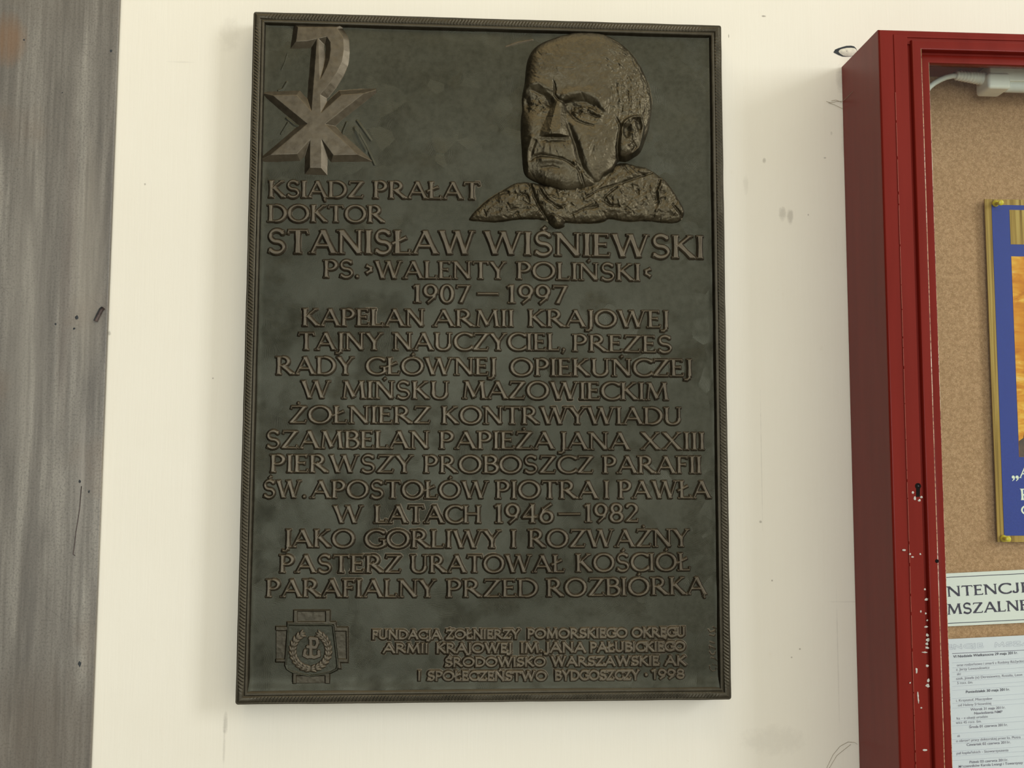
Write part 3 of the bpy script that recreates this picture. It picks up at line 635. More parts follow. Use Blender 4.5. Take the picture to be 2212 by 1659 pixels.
# --- portrait in relief, top right (units of c: 3.607 per photo pixel)
def portrait():
    s = 3.607; X, Y, P = px_grid(1004, 1492, 54, 496, .8, GROUND-.010)
    P[..., 1] = GROUND+.0004
    U = ((X-1000)*s).astype(np.float32); V = ((Y-40)*s).astype(np.float32); shp = U.shape
    head = [(930, 92), (1100, 105), (1230, 168), (1330, 258), (1408, 368), (1450, 470), (1476, 570), (1486, 650), (1480, 740), (1462, 850), (1432, 935), (1395, 1025), (1340, 1070), (1275, 1100), (1218, 1098),
            (1190, 1160), (1150, 1205), (1105, 1235), (1065, 1285), (1020, 1312), (960, 1325), (900, 1335), (820, 1352), (740, 1330), (660, 1300), (600, 1275), (525, 1240), (483, 1200), (466, 1130), (460, 1000), (454, 880),
            (456, 760), (464, 700), (462, 610), (484, 500), (494, 400), (508, 310), (545, 230), (605, 178), (705, 138), (830, 102)]
    head = rounded(head); sd = poly_sd(U, V, head); ins = np.clip(-sd, 0, None)
    h = 19*(1-np.exp(-ins/30))+10*np.sqrt(np.clip(1-((U-900)/520)**2-((V-640)/780)**2, 0, 1))
    def ridge(pts, r, a, w=None):
        nonlocal h
        h += a*np.exp(-(poly_d(U, V, pts)/r)**2)
    def cut(pts):
        # polyline of (x, y, radius, depth) with both running smoothly along it
        nonlocal h
        bd = np.full(shp, 1e9, np.float32); br = np.ones(shp, np.float32); ba = np.zeros(shp, np.float32)
        for (x0, y0, ra, aa), (x1, y1, rb, ab) in zip(pts[:-1], pts[1:]):
            dx, dy = x1-x0, y1-y0; t = np.clip(((U-x0)*dx+(V-y0)*dy)/(dx*dx+dy*dy+1e-9), 0, 1); d = np.hypot(U-x0-t*dx, V-y0-t*dy)
            m_ = d < bd; bd = np.where(m_, d, bd); br = np.where(m_, ra+(rb-ra)*t, br); ba = np.where(m_, aa+(ab-aa)*t, ba)
        h += ba*np.exp(-(bd/br)**2)
    def blob(cx, cy, rx, ry, a, rot=0):
        nonlocal h
        c, s_ = math.cos(math.radians(rot)), math.sin(math.radians(rot)); x = (U-cx)*c+(V-cy)*s_; y = -(U-cx)*s_+(V-cy)*c
        h += a*np.exp(-(x/rx)**2-(y/ry)**2)
    def pit(poly, a, soft):
        nonlocal h
        h += a*smooth(-poly_sd(U, V, poly)/soft+.15)
    blob(790, 340, 270, 230, 4.0)                                  # brow of the skull
    blob(1240, 620, 120, 260, -1.5)                                # temple
    blob(1130, 640, 60, 90, 2.2)                                   # cheek bone by the eye
    # eyes
    blob(590, 665, 105, 85, -10.5); blob(930, 715, 150, 88, -11.5, 18); blob(660, 640, 45, 50, -4); blob(835, 690, 55, 55, -4)
    blob(500, 640, 40, 90, -3)
    pit([(640, 612), (700, 618), (712, 660), (680, 700), (640, 680)], -5, 30); pit([(470, 590), (520, 600), (540, 680), (515, 740), (475, 700)], -4, 34); pit([(770, 640), (850, 640), (930, 690), (840, 760), (800, 720)], -4, 28)
    blob(600, 690, 50, 48, 5.0); blob(965, 745, 85, 48, 6.0, 22)
    ridge([(545, 655), (600, 650), (640, 680)], 14, 2.2); ridge([(545, 700), (600, 740), (640, 725)], 14, 1.6)
    ridge([(880, 700), (970, 705), (1075, 765)], 14, 3.0); ridge([(870, 745), (960, 780), (1060, 790)], 12, 2.2)
    ridge([(880, 785), (950, 815), (1020, 825), (1060, 800)], 20, 2.6)
    ridge([(570, 680), (605, 690), (635, 705)], 7, -2.4); ridge([(905, 730), (980, 745), (1060, 775)], 7, -2.6)
    cut([(820, 700, 16, -2), (850, 755, 14, -4), (885, 798, 11, -4.5), (945, 826, 9, -4), (1010, 842, 8, -2.5), (1060, 830, 6, 0)])
    # brow ridges
    ridge([(478, 545), (520, 515), (590, 515), (660, 560), (700, 610)], 34, 6.0)
    ridge([(790, 612), (890, 590), (980, 592), (1050, 640), (1090, 710)], 34, 6.5)
    ridge([(540, 560), (600, 590), (680, 620)], 12, -2.6); ridge([(850, 650), (950, 650), (1040, 690), (1085, 735)], 12, -2.5)
    cut([(690, 470, 5, 0), (708, 520, 8, -3.5), (716, 560, 9, -5), (710, 600, 9, -5), (742, 640, 11, -5), (790, 664, 14, -5), (850, 640, 12, -3), (900, 628, 8, 0)]); cut([(640, 560, 6, 0), (690, 590, 14, -3), (705, 615, 16, -2)])
    # nose: two planes meeting in a ridge, cut square underneath
    nose = [(752, 640, 46), (735, 720, 66), (722, 800, 86), (712, 880, 112), (708, 935, 118)]
    for (xa, ya, ra), (xb, yb, rb) in zip(nose[:-1], nose[1:]): pass
    yy = np.array([n[1] for n in nose]); cxn = np.interp(V, yy, [n[0] for n in nose]); wn = np.interp(V, yy, [n[2] for n in nose])
    an = np.interp(V, [620, 660, 760, 880, 930], [0, 7.0, 10.0, 15.0, 14.0])
    prof = np.clip(1-np.abs(U-cxn)/wn, 0, 1); prof = np.minimum(prof*1.45, 1-.20*(1-prof))
    under = smooth((935+.03*(U-700)-V)/14)
    h += an*prof*under
    blob(820, 900, 24, 36, 3.0); blob(715, 905, 60, 36, 2.0); blob(628, 905, 24, 30, 1.6)
    h -= 2.5*np.exp(-((V-955)/14)**2)*smooth((U-585)/30)*smooth((850-U)/30)
    # mouth and cheeks
    blob(720, 1030, 130, 80, 4.5); ridge([(640, 965), (632, 1060)], 12, 1.5); ridge([(668, 965), (668, 1060)], 10, -1.2)
    cut([(800, 800, 10, 0), (826, 860, 16, -4), (852, 930, 20, -8), (875, 985, 21, -9), (893, 1060, 24, -8.5), (915, 1120, 24, -7.5), (932, 1168, 22, -7), (965, 1210, 16, -5), (1010, 1250, 12, -3), (1070, 1295, 8, 0)])
    ridge([(870, 860), (905, 950), (950, 1060), (975, 1160)], 42, 3.8)
    blob(1010, 960, 150, 150, 4.0); blob(560, 860, 70, 110, 3.2)
    ridge([(535, 935), (505, 1020), (498, 1110), (510, 1190)], 18, 3.6); ridge([(560, 960), (535, 1040), (530, 1100)], 14, -2.8)
    cut([(530, 1105, 8, -1), (560, 1078, 14, -5), (610, 1066, 14, -6), (690, 1082, 10, -4.5), (770, 1098, 9, -5), (830, 1128, 11, -5.5), (870, 1160, 14, -5), (915, 1190, 14, -4)])
    ridge([(620, 1110), (720, 1108), (800, 1130), (860, 1170)], 26, 4.0)
    ridge([(610, 1165), (700, 1160), (740, 1170)], 9, -2.2); blob(730, 1240, 120, 62, 5.5)
    cut([(885, 1150, 10, -3), (912, 1215, 13, -5.5), (930, 1265, 13, -5), (960, 1320, 10, -1)]); ridge([(868, 1130), (895, 1200), (925, 1290)], 14, 3.4)
    blob(560, 1180, 40, 60, -2.4); ridge([(950, 1215), (1000, 1260), (1050, 1290)], 8, -1.5)
    ridge([(1200, 1100), (1160, 1160), (1090, 1210), (1060, 1270)], 16, 2.4); blob(1090, 1100, 80, 110, 1.8)
    # ear
    ear = [(1240, 820), (1290, 778), (1380, 758), (1412, 830), (1402, 920), (1382, 1010), (1330, 1052), (1270, 1086), (1218, 1075), (1210, 1000), (1225, 900)]
    es = poly_sd(U, V, rounded(ear)); h += 5.5*smooth((8-es)/22)
    ridge([(1245, 830), (1300, 785), (1378, 772), (1405, 840), (1396, 920), (1370, 1005), (1325, 1045)], 13, 4.2)
    pit([(1322, 792), (1360, 778), (1392, 792), (1398, 860), (1372, 925), (1350, 870)], -7, 34)
    pit([(1232, 850), (1262, 826), (1295, 836), (1312, 880), (1300, 940), (1262, 950), (1240, 915)], -8, 36)
    ridge([(1290, 800), (1330, 880), (1320, 950), (1290, 990)], 12, 3.4); ridge([(1310, 960), (1345, 1000), (1320, 1040)], 10, -3.5)
    blob(1255, 1015, 34, 52, 5.0); blob(1232, 900, 14, 30, 2.5)
    cut([(1180, 760, 8, -1), (1204, 800, 12, -5), (1220, 850, 10, -3), (1206, 930, 12, -3.5), (1200, 1010, 14, -4.5), (1212, 1080, 14, -5), (1260, 1105, 10, -2)])
    # surface: clay-like skin, choppy hair at the back of the head
    n1 = fbm(shp, 22, 41, 4); n2 = fbm(shp, 9, 47, 3); n3 = fbm(shp, 5, 53, 2)
    hair = smooth((U-1130)/110)*smooth((860-V)/120); hair = np.maximum(hair, .55*smooth((260-V)/160)*smooth((U-560)/200))
    crag = np.exp(-((U-600)/95)**2-((V-680)/70)**2)+np.exp(-((U-950)/130)**2-((V-745)/80)**2)+.7*np.exp(-((U-1300)/80)**2-((V-920)/150)**2)
    h += crag*(4.5*fbm(shp, 11, 91, 3))
    h += 1.5*n1+.4*n3+hair*(1.8*n2+.5*n3)
    rng = np.random.RandomState(3)
    for k in range(190):                                           # combed strands running back over the skull
        x = rng.uniform(1120, 1475); y = rng.uniform(180, 840)
        if poly_sd(np.array([x]), np.array([y]), head)[0] > -16: continue
        a = math.atan2(y-620, x-900)+math.pi/2+rng.uniform(-.35, .35); l = rng.uniform(18, 54)
        m_ = (np.abs(U-x) < 80) & (np.abs(V-y) < 80)
        h[m_] += rng.choice([-1, 1])*rng.uniform(.4, 1.15)*np.exp(-(seg_d(U[m_], V[m_], (x-l*math.cos(a), y-l*math.sin(a)), (x+l*math.cos(a), y+l*math.sin(a)))/7)**2)
    for k in range(70):                                            # cuts on cheek, chin, forehead
        x = rng.uniform(500, 1180); y = rng.uniform(200, 1290)
        a = math.radians(rng.uniform(50, 130) if y > 800 else rng.uniform(-20, 60)); l = rng.uniform(12, 45)
        m_ = (np.abs(U-x) < 70) & (np.abs(V-y) < 70)
        h[m_] += rng.choice([-1, 1])*rng.uniform(.4, 1.1)*np.exp(-(seg_d(U[m_], V[m_], (x-l*math.cos(a), y-l*math.sin(a)), (x+l*math.cos(a), y+l*math.sin(a)))/7)**2)
    h *= smooth((-sd+6)/16)
    hm = h*PX*.92
    root = field_mesh('portrait_head', P, hm, sd < 4, M['portrait'], plaque)
    # shoulders and collar
    sh = [(48, 1545), (90, 1490), (160, 1422), (230, 1370), (330, 1308), (400, 1268), (470, 1256), (540, 1262), (700, 1280), (900, 1250), (1100, 1180), (1215, 1112), (1290, 1108), (1360, 1126), (1435, 1142), (1505, 1182),
          (1585, 1242), (1650, 1322), (1700, 1400), (1738, 1480), (1732, 1535), (1700, 1572), (1600, 1586), (1450, 1568), (1330, 1572), (1250, 1566), (1150, 1548), (1110, 1570), (1050, 1580), (900, 1586), (806, 1578), (795, 1610), (735, 1626), (680, 1592), (640, 1562), (500, 1552), (380, 1562), (250, 1576), (130, 1568), (60, 1562)]
    s2 = poly_sd(U, V, rounded(sh, 3))
    # the neckline closes upwards behind the head
    ins = np.clip(-s2, 0, None); h = 14*(1-np.exp(-ins/20))+3.0*np.exp(-((U-950)/600)**2-((V-1420)/140)**2)
    ridge([(525, 1280), (560, 1390), (615, 1490), (665, 1560)], 12, -6.0); ridge([(570, 1300), (620, 1400), (700, 1500), (745, 1590)], 34, 3.6)
    ridge([(600, 1330), (650, 1405), (720, 1455), (770, 1470)], 9, -3.5); ridge([(610, 1310), (670, 1400), (740, 1440), (800, 1440)], 12, 2.8)
    ridge([(730, 1560), (720, 1600)], 38, 5.0); ridge([(660, 1540), (700, 1520), (790, 1560)], 8, -3.5)
    blob(390, 1440, 45, 40, 3.4); ridge([(345, 1435), (370, 1480), (430, 1470)], 8, -3); ridge([(350, 1345), (430, 1350), (500, 1370), (515, 1420)], 9, -4.0)
    ridge([(960, 1390), (1060, 1330), (1200, 1290), (1340, 1240), (1480, 1190)], 9, -3.5); ridge([(1000, 1350), (1160, 1270), (1300, 1215), (1430, 1160)], 26, 3.2)
    ridge([(1200, 1310), (1110, 1380), (1095, 1415), (1150, 1450), (1220, 1460)], 9, -3.4); ridge([(1190, 1330), (1130, 1390), (1150, 1430)], 10, 2.4)
    blob(1240, 1390, 90, 60, 3.4); ridge([(1560, 1240), (1530, 1340), (1540, 1430), (1500, 1520)], 11, 3.4); ridge([(1540, 1250), (1505, 1340), (1515, 1430)], 10, -3.0)
    ridge([(1640, 1440), (1690, 1500), (1715, 1545)], 9, -4); blob(1715, 1480, 30, 40, 2); ridge([(860, 1520), (940, 1480), (1050, 1460)], 9, -3.0); blob(1000, 1530, 100, 34, 2.6)
    ridge([(1250, 1120), (1290, 1180), (1330, 1230)], 10, -2.4); ridge([(1310, 1130), (1360, 1190), (1420, 1210)], 10, -2.4); blob(1290, 1200, 40, 40, 2)
    n1 = fbm(shp, 26, 61, 3); n2 = fbm(shp, 11, 67, 3)
    h += 4.6*n1+1.5*n2+2.0*np.abs(fbm(shp, 18, 71, 3))*-1.5
    for k in range(110):
        x = rng.uniform(100, 1700); y = rng.uniform(1280, 1560); a = math.radians(rng.uniform(0, 180)); l = rng.uniform(8, 34)
        m_ = (np.abs(U-x) < 60) & (np.abs(V-y) < 60)
        h[m_] += rng.choice([-1, 1])*rng.uniform(.8, 2.6)*np.exp(-(seg_d(U[m_], V[m_], (x-l*math.cos(a), y-l*math.sin(a)), (x+l*math.cos(a), y+l*math.sin(a)))/7)**2)
    h = np.clip(h, 1.5, None)*smooth((-s2+6)/16)
    keep = (s2 < 4) & ((sd > -60) | (V > 1240))
    field_mesh('portrait_shoulders', P, h*PX*.92, keep & (V > 1090), M['portrait'], plaque)
portrait()

# --- regimental cross, bottom left (units: 8.73 per photo pixel)
def emblem():
    s = 8.73; X, Y, P = px_grid(586, 764, 1308, 1486, .6, GROUND-.003); P[..., 1] = GROUND-.0004
    U = (X-580)*s; V = (Y-1300)*s
    D = np.minimum(convex_sd(U, V, [(470, 160), (1160, 160), (1150, 1550), (450, 1550)]), convex_sd(U, V, [(130, 470), (1500, 480), (1500, 1150), (130, 1140)]))
    D = np.minimum(D, convex_sd(U, V, [(345, 385), (1270, 375), (1365, 1270), (300, 1220)]))
    h = 3.6*smooth((14-D)/26)
    # sunk panels of the arms
    for q in ([(540, 180), (1075, 180), (1075, 375), (540, 375)], [(520, 1395), (1065, 1395), (1065, 1600), (520, 1600)], [(100, 545), (345, 545), (300, 1085), (100, 1085)], [(1240, 555), (1462, 555), (1470, 1082), (1290, 1082)]):
        d = convex_sd(U, V, q); h -= 2.4*smooth((8-d)/18)
    h = np.where(poly_sd(U, V, [(360, 430), (1230, 430), (1300, 980), (1310, 1260), (780, 1400), (320, 1240), (340, 900)]) < 0, np.minimum(h, 1.6), h)
    h += fbm(h.shape, 14, 81, 2)*.35
    e = field_mesh('emblem_cross', P, h*PX*1.05, D < 16, M['rim'], plaque)
    shp_ = [(345, 405), (700, 412), (1180, 412), (1235, 440), (1250, 560), (1300, 980), (1325, 1200), (1300, 1290), (1180, 1350), (960, 1400), (780, 1425), (600, 1390), (430, 1345), (330, 1280), (298, 1200), (320, 950), (340, 600)]
    D2 = poly_sd(U, V, shp_)
    h2 = 5.2*smooth((10-D2)/24)-1.9*smooth((-26-D2)/20)+fbm(h.shape, 12, 83, 2)*.25
    shield = field_mesh('shield', P, h2*PX*1.05, D2 < 12, M['field'], e)
    # wreath: oak on the left, laurel on the right, as overlapping leaves
    def leaf(cx, cy, ang, l, w):
        a = math.radians(ang); c, s_ = math.cos(a), math.sin(a); x = (U-cx)*c+(V-cy)*s_; y = -(U-cx)*s_+(V-cy)*c
        return np.clip(1-(x/l)**2-(y/(w*np.clip(1-.35*x/l, .4, 1.5)))**2, 0, 1)
    hw = np.zeros(U.shape)
    cx, cy, R = 790, 920, 345
    for side in (-1, 1):
        for i, t in enumerate(np.linspace(8, 152, 11)):
            th = math.radians(90+side*t)                        # from the bottom up either side
            x = cx+R*math.cos(th)*.98*(1 if side < 0 else 1); y = cy+R*math.sin(th)
            tang = math.degrees(math.atan2(math.cos(th)*side, -math.sin(th)*side))
            for off, da in ((-34, 32), (34, -32), (0, 0)):
                lx = x+off*math.cos(th); ly = y+off*math.sin(th)
                hw = np.maximum(hw, np.sqrt(leaf(lx, ly, tang+da*side, 74, 38))*(1+.12*(i % 2)))
    field_mesh('wreath', P, (3.1+3.0*hw)*PX*1.05, hw > .05, M['letter'], e)
    strokes = [((780, 690), (905, 700)), ((905, 700), (925, 780)), ((925, 780), (890, 860)), ((890, 860), (800, 860)), ((795, 690), (795, 1040)), ((735, 850), (800, 850)),
               ((795, 1030), (740, 1045)), ((740, 1045), (670, 1010)), ((670, 1010), (690, 920)), ((795, 1030), (860, 1050)), ((860, 1050), (950, 1020)), ((950, 1020), (945, 940))]
    da = None
    for a, b in strokes:
        d = seg_d(U, V, a, b, 34, 34); da = d if da is None else np.minimum(da, d)
    field_mesh('anchor_sign', P, (3.1+2.8*smooth((12-da)/22))*PX*1.05, da < 14, M['letter'], e)
emblem()

# --- scratched signature down the right edge
def signature():
    X, Y, P = px_grid(1526, 1556, 1350, 1480, .6, GROUND); P[..., 1] = GROUND+.0002
    c = 10.375; U = (X-1500)*c; V = (Y-1340)*c; d = None
    for pl in ([(310, 200), (350, 260), (400, 250), (460, 220), (475, 260)], [(345, 325), (440, 350), (462, 320)], [(350, 480), (440, 515)], [(340, 570), (345, 620)], [(340, 575), (420, 610), (470, 640)],
               [(340, 700), (360, 745), (410, 770), (460, 750), (475, 710)], [(380, 835), (450, 850), (510, 910)], [(410, 985), (540, 1030)], [(340, 1020), (350, 1090), (410, 1140), (470, 1120), (480, 1070)], [(480, 1070), (560, 1120)],
               [(350, 1270), (440, 1300)], [(360, 1400), (500, 1395)], [(420, 150), (490, 185)], [(440, 1300), (500, 1260)]):
        e = poly_d(U, V, pl); d = e if d is None else np.minimum(d, e)
    field_mesh('scratched_signature', P, .0011*np.exp(-(d/9)**2)+.0002, d < 20, M['letter'], plaque)
signature()
def chisel_marks():
    X, Y, P = px_grid(590, 830, 100, 375, .7, GROUND); P[..., 1] = GROUND+.0002
    U = (X-520)*3.318; V = Y*3.318; h = np.zeros(U.shape)
    for pl, w in (([(835, 868), (880, 930), (932, 1005)], 9), ([(850, 960), (900, 1050), (960, 1180)], 8), ([(335, 385), (315, 450), (292, 500)], 8), ([(760, 880), (735, 940), (720, 1010)], 8), ([(330, 590), (300, 640), (270, 650)], 9), ([(330, 850), (380, 890), (415, 905)], 9), ([(340, 880), (290, 960)], 8), ([(820, 920), (850, 990), (900, 1080)], 14)):
        h = .0009*np.exp(-(poly_d(U, V, pl)/w)**2)
        field_mesh('chisel_mark', P, h+.00005, h > .00012, M['field'], plaque)
    X, Y, P = px_grid(1085, 1160, 78, 112, .6, GROUND); P[..., 1] = GROUND+.0002
    h = .0008*np.exp(-(poly_d(X, Y, [(1093, 101), (1120, 92), (1150, 86)])/1.8)**2)
    field_mesh('scratch', P, h+.00005, h > .00012, M['letter'], plaque)
chisel_marks()

# ------------------------------------------------------------------ grey board at the left edge
XB = -.4765
board = thing('wooden_board', 'wide weathered grey wooden board standing against the wall at the left edge', 'board', (-.80, 0, 0))
box('plank', -1.10, XB, -.007, -.0005, .02, 3.2, M['board'], board, bevel=.0012)
def mark(name, pts, rad, mat, parent, Y): return tube(name, [tuple(at(x, y, Y)) for x, y in pts], rad, mat, parent, n=6)
mark('gouge', [(204, 693), (210, 680), (216, 668), (221, 664)], .0016, M['grime'], board, -.0072)
nail = tag(mark('nail_stub', [(207, 694), (213, 682), (219, 670), (224, 665)], .0022, M['nail'], None, -.0085), 'short dark nail lying slanted in a gouge at the edge of the grey board', 'nail')
def blotch(name, spots, Y, mat, parent, th=.0003):
    V, F = [], []
    for (x, y, rx, ry) in spots:
        c = at(x, y, Y); b = len(V); n = 12
        for dy in (0, -th):
            for k in range(n):
                a = 2*math.pi*k/n; q = 1+random.uniform(-.28, .28)
                V.append((c[0]+rx*PX*math.cos(a)*q*(1 if dy == 0 else .8), Y+dy, c[2]+ry*PX*math.sin(a)*q*(1 if dy == 0 else .8)))
        F.append(tuple(b+n+k for k in range(n)))
        for k in range(n): F.append((b+k, b+(k+1) % n, b+n+(k+1) % n, b+n+k))
    return pymesh(name, V, F, mat, parent)
for sp_ in [(240, 110, 3, 3.5), (166, 686, 4, 5), (120, 700, 2, 2.5), (160, 710, 2.5, 2.5), (192, 1062, 2, 3), (172, 1040, 3, 4), (172, 1434, 3.5, 6), (135, 200, 1.5, 1), (52, 86, 2, 2)]: blotch('dark_spot', [sp_], -.0070, M['grime'], board)
mark('hooked_wire', [(176, 1050), (172, 1100), (164, 1150), (160, 1185), (158, 1197), (162, 1200)], .0005, M['nail'], board, -.0073)

# ------------------------------------------------------------------ marks on the wall
def wall_plug():
    root = thing('plugged_hole', 'chipped dark rimmed hole filled with pale plaster beside the red case corner', 'hole', tuple(at(1832, 112, -.001)))
    ring = [(1800.5, 113), (1804, 107), (1811, 104), (1819, 101.5), (1828, 99), (1838, 98.5), (1845, 100), (1849, 104), (1852, 110), (1849, 117), (1840, 121.5), (1828, 122.5), (1820, 122), (1811, 118.5)]
    inn = [(1811.5, 112), (1812.5, 109), (1816, 106.5), (1821, 105), (1829, 103.5), (1838, 103), (1845.5, 104), (1848.5, 105.5), (1851.5, 110), (1848.6, 116.7), (1839.6, 121.2), (1828, 121.6), (1821, 120), (1815, 116)]
    n = len(ring)
    V = [tuple(at(x, y, -.0004)) for x, y in ring]+[tuple(at(x, y, -.0007)) for x, y in inn]
    F = [(k, (k+1) % n, n+(k+1) % n, n+k) for k in range(n)]
    pymesh('sooty_rim', V, F, M['grime'], root)
    c = at(1832, 112, -.0022)
    V = [tuple(at(x, y, -.0006)) for x, y in inn]+[tuple(at(1832+(x-1832)*.6, 112+(y-112)*.6, -.0020)) for x, y in inn]+[tuple(c)]
    F = [(k, (k+1) % n, n+(k+1) % n, n+k) for k in range(n)]+[(n+k, n+(k+1) % n, 2*n) for k in range(n)]
    pymesh('plaster_fill', V, F, M['plaster'], root, smooth=True)
    lathe('screw_dot', [(.0007, 0), (.0006, .0004), (.0002, .0006)], tuple(at(1829, 110.5, -.0017)), (0, -1, 0), M['grime'], root, 10)
wall_plug()
XC, DC, ZT = .4728, .115, ZC+.3915
def web(name, label, strands):
    V, F = [], []
    for st in strands:
        pts = [Vector(p) for p in st]; b = len(V)
        for i, p in enumerate(pts):
            for k in range(4):
                a = math.pi/2*k; V.append((p.x+.0002*math.cos(a), p.y-.0002*abs(math.sin(a)), p.z+.00022*math.sin(a)))
        for i in range(len(pts)-1):
            for k in range(4): F.append((b+i*4+k, b+i*4+(k+1) % 4, b+(i+1)*4+(k+1) % 4, b+(i+1)*4+k))
    return tag(pymesh(name, V, F, M['web'], None, True), label, 'cobweb')
q = lambda x, y, Y=-.001: tuple(at(x, y, Y))
web('cobweb', 'dusty cobweb wisp crossing from the wall onto the upper side of the red case',
    [[q(1785, 219), q(1795, 222), q(1808, 219), q(1819, 219), (XC-.0006, -.012, q(1822, 220)[2]), (XC-.0006, -.035, q(1824, 219)[2])], [q(1790, 222), q(1802, 226), q(1814, 232), q(1820, 235)], [q(1796, 218), q(1806, 216), q(1818, 221)]])
web('cobweb', 'dusty cobweb strand curving out low down from the side of the red case', [[q(1786, 1659), q(1800, 1630), q(1815, 1612), q(1832, 1603), q(1847, 1604), q(1852, 1608)], [q(1790, 1662), q(1808, 1632), q(1838, 1608)]])

# ------------------------------------------------------------------ red notice case
ZB = ZC-.95; XR = XC+.86
case = thing('notice_case', 'deep red-brown wall notice case with glazed door and cork back', 'notice case', (XC+.43, 0, ZB))
def xz(px, py, Y): p = at(px, py, Y); return float(p[0]), float(p[2])
SW = .0235            # width of the face frame before the door joint
tk = .018
def ring(name, rings, mat, parent, ang=40):
    """rings of (x0, x1, z0, z1, y): mitred frame"""
    V, F = [], []
    for (x0, x1, z0, z1, y) in rings: V += [(x0, y, z0), (x1, y, z0), (x1, y, z1), (x0, y, z1)]
    for k in range(len(rings)-1):
        for c in range(4): F.append((k*4+c, k*4+(c+1) % 4, (k+1)*4+(c+1) % 4, (k+1)*4+c))
    o = pymesh(name, V, F, mat, parent); me = o.data
    me.polygons.foreach_set('use_smooth', np.ones(len(me.polygons), bool)); me.set_sharp_from_angle(angle=math.radians(ang)); return o
def arc_prof(cx, cy, r, a0, a1, n=5): return [(cx+r*math.cos(math.radians(a0+(a1-a0)*i/n)), cy+r*math.sin(math.radians(a0+(a1-a0)*i/n))) for i in range(n+1)]
ins_ = lambda i, y: (XC+i, XR-i, ZB+i, ZT-i, y)
ring('carcass', [ins_(0, -.0005), ins_(0, -DC+.0030)]+[ins_(a, b) for a, b in arc_prof(.0030, -DC+.0030, .0030, 180, 270, 5)]+[ins_(tk, -DC), ins_(tk, -.0005)], M['red'], case, 35)
box('cork_board', XC+tk, XR-tk, -.020, -.0008, ZB+tk, ZT-tk, M['cork'], case)
# door: flat stiles flush with the front, raised moulding, step down to the glazing bead
yf = -DC-.0010
door_x0, door_x1, door_z0, door_z1 = XC+.01805, XR-.01805, ZB+.006, ZT-.0065
mc = at(1958.7, 86, yf-.002); ml = at(2008, 1000, yf-.002)
mx0 = float(mc[0]+ml[0])/2; mz1 = float(mc[2]); mx1 = XR-(mx0-XC); mz0 = ZB+.03
dr = lambda i, y: (door_x0+i, door_x1-i, door_z0+i, door_z1-i, y)
mr_ = lambda i, y: (mx0+i, mx1-i, mz0+i, mz1-i, y)
rings = [dr(.0001, -DC+.012), dr(0, yf+.0005), dr(.0004, yf), mr_(-.0042, yf), mr_(-.0034, yf+.0030), mr_(-.0006, yf+.0030), mr_(0, yf-.0010)]
rings += [mr_(a, b) for a, b in arc_prof(.0020, yf-.0010, .0020, 180, 270, 4)+arc_prof(.0102, yf-.0014, .0016, 270, 360, 5)]
rings += [mr_(.0120, yf+.0062), mr_(.0142, yf+.0066), mr_(.0154, yf+.0058)]+[mr_(a, b) for a, b in arc_prof(.0238, yf+.0062, .0012, 270, 360, 4)]+[mr_(.0250, yf+.016), mr_(.0240, yf+.018), mr_(-.004, yf+.018)]
door = ring('door', rings, M['red'], case, 40)
g0 = .0246
box('glass_pane', mx0+g0-.003, mx1-g0+.003, yf+.0112, yf+.0142, mz0+g0-.003, mz1-g0+.003, M['glass'], door)
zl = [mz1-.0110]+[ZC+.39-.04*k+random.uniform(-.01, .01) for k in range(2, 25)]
tube('worn_arris', [(mx0+.01150+random.uniform(-.00005, .00005), yf-.0024, z) for z in zl], .0006, M['worn'], door, 8)  # bead's bright highlight put in as a pale strip, browner where worn
tube('worn_arris', [(mx0+.02475, yf+.0054, z-.0130) for z in zl], .00035, M['worn'], door, 6)  # glint along the opening edge, painted as a thin strip
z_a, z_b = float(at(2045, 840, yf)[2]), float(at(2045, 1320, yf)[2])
tube('worn_arris', [(mx0+.0152, yf+.0057, z_a+(z_b-z_a)*k/8) for k in range(9)], .0004, M['worn'], door, 6, [.00008, .0003, .0004, .0005, .0005, .0005, .0004, .0003, .00008])  # second bead's white highlight, painted as a tapering strip
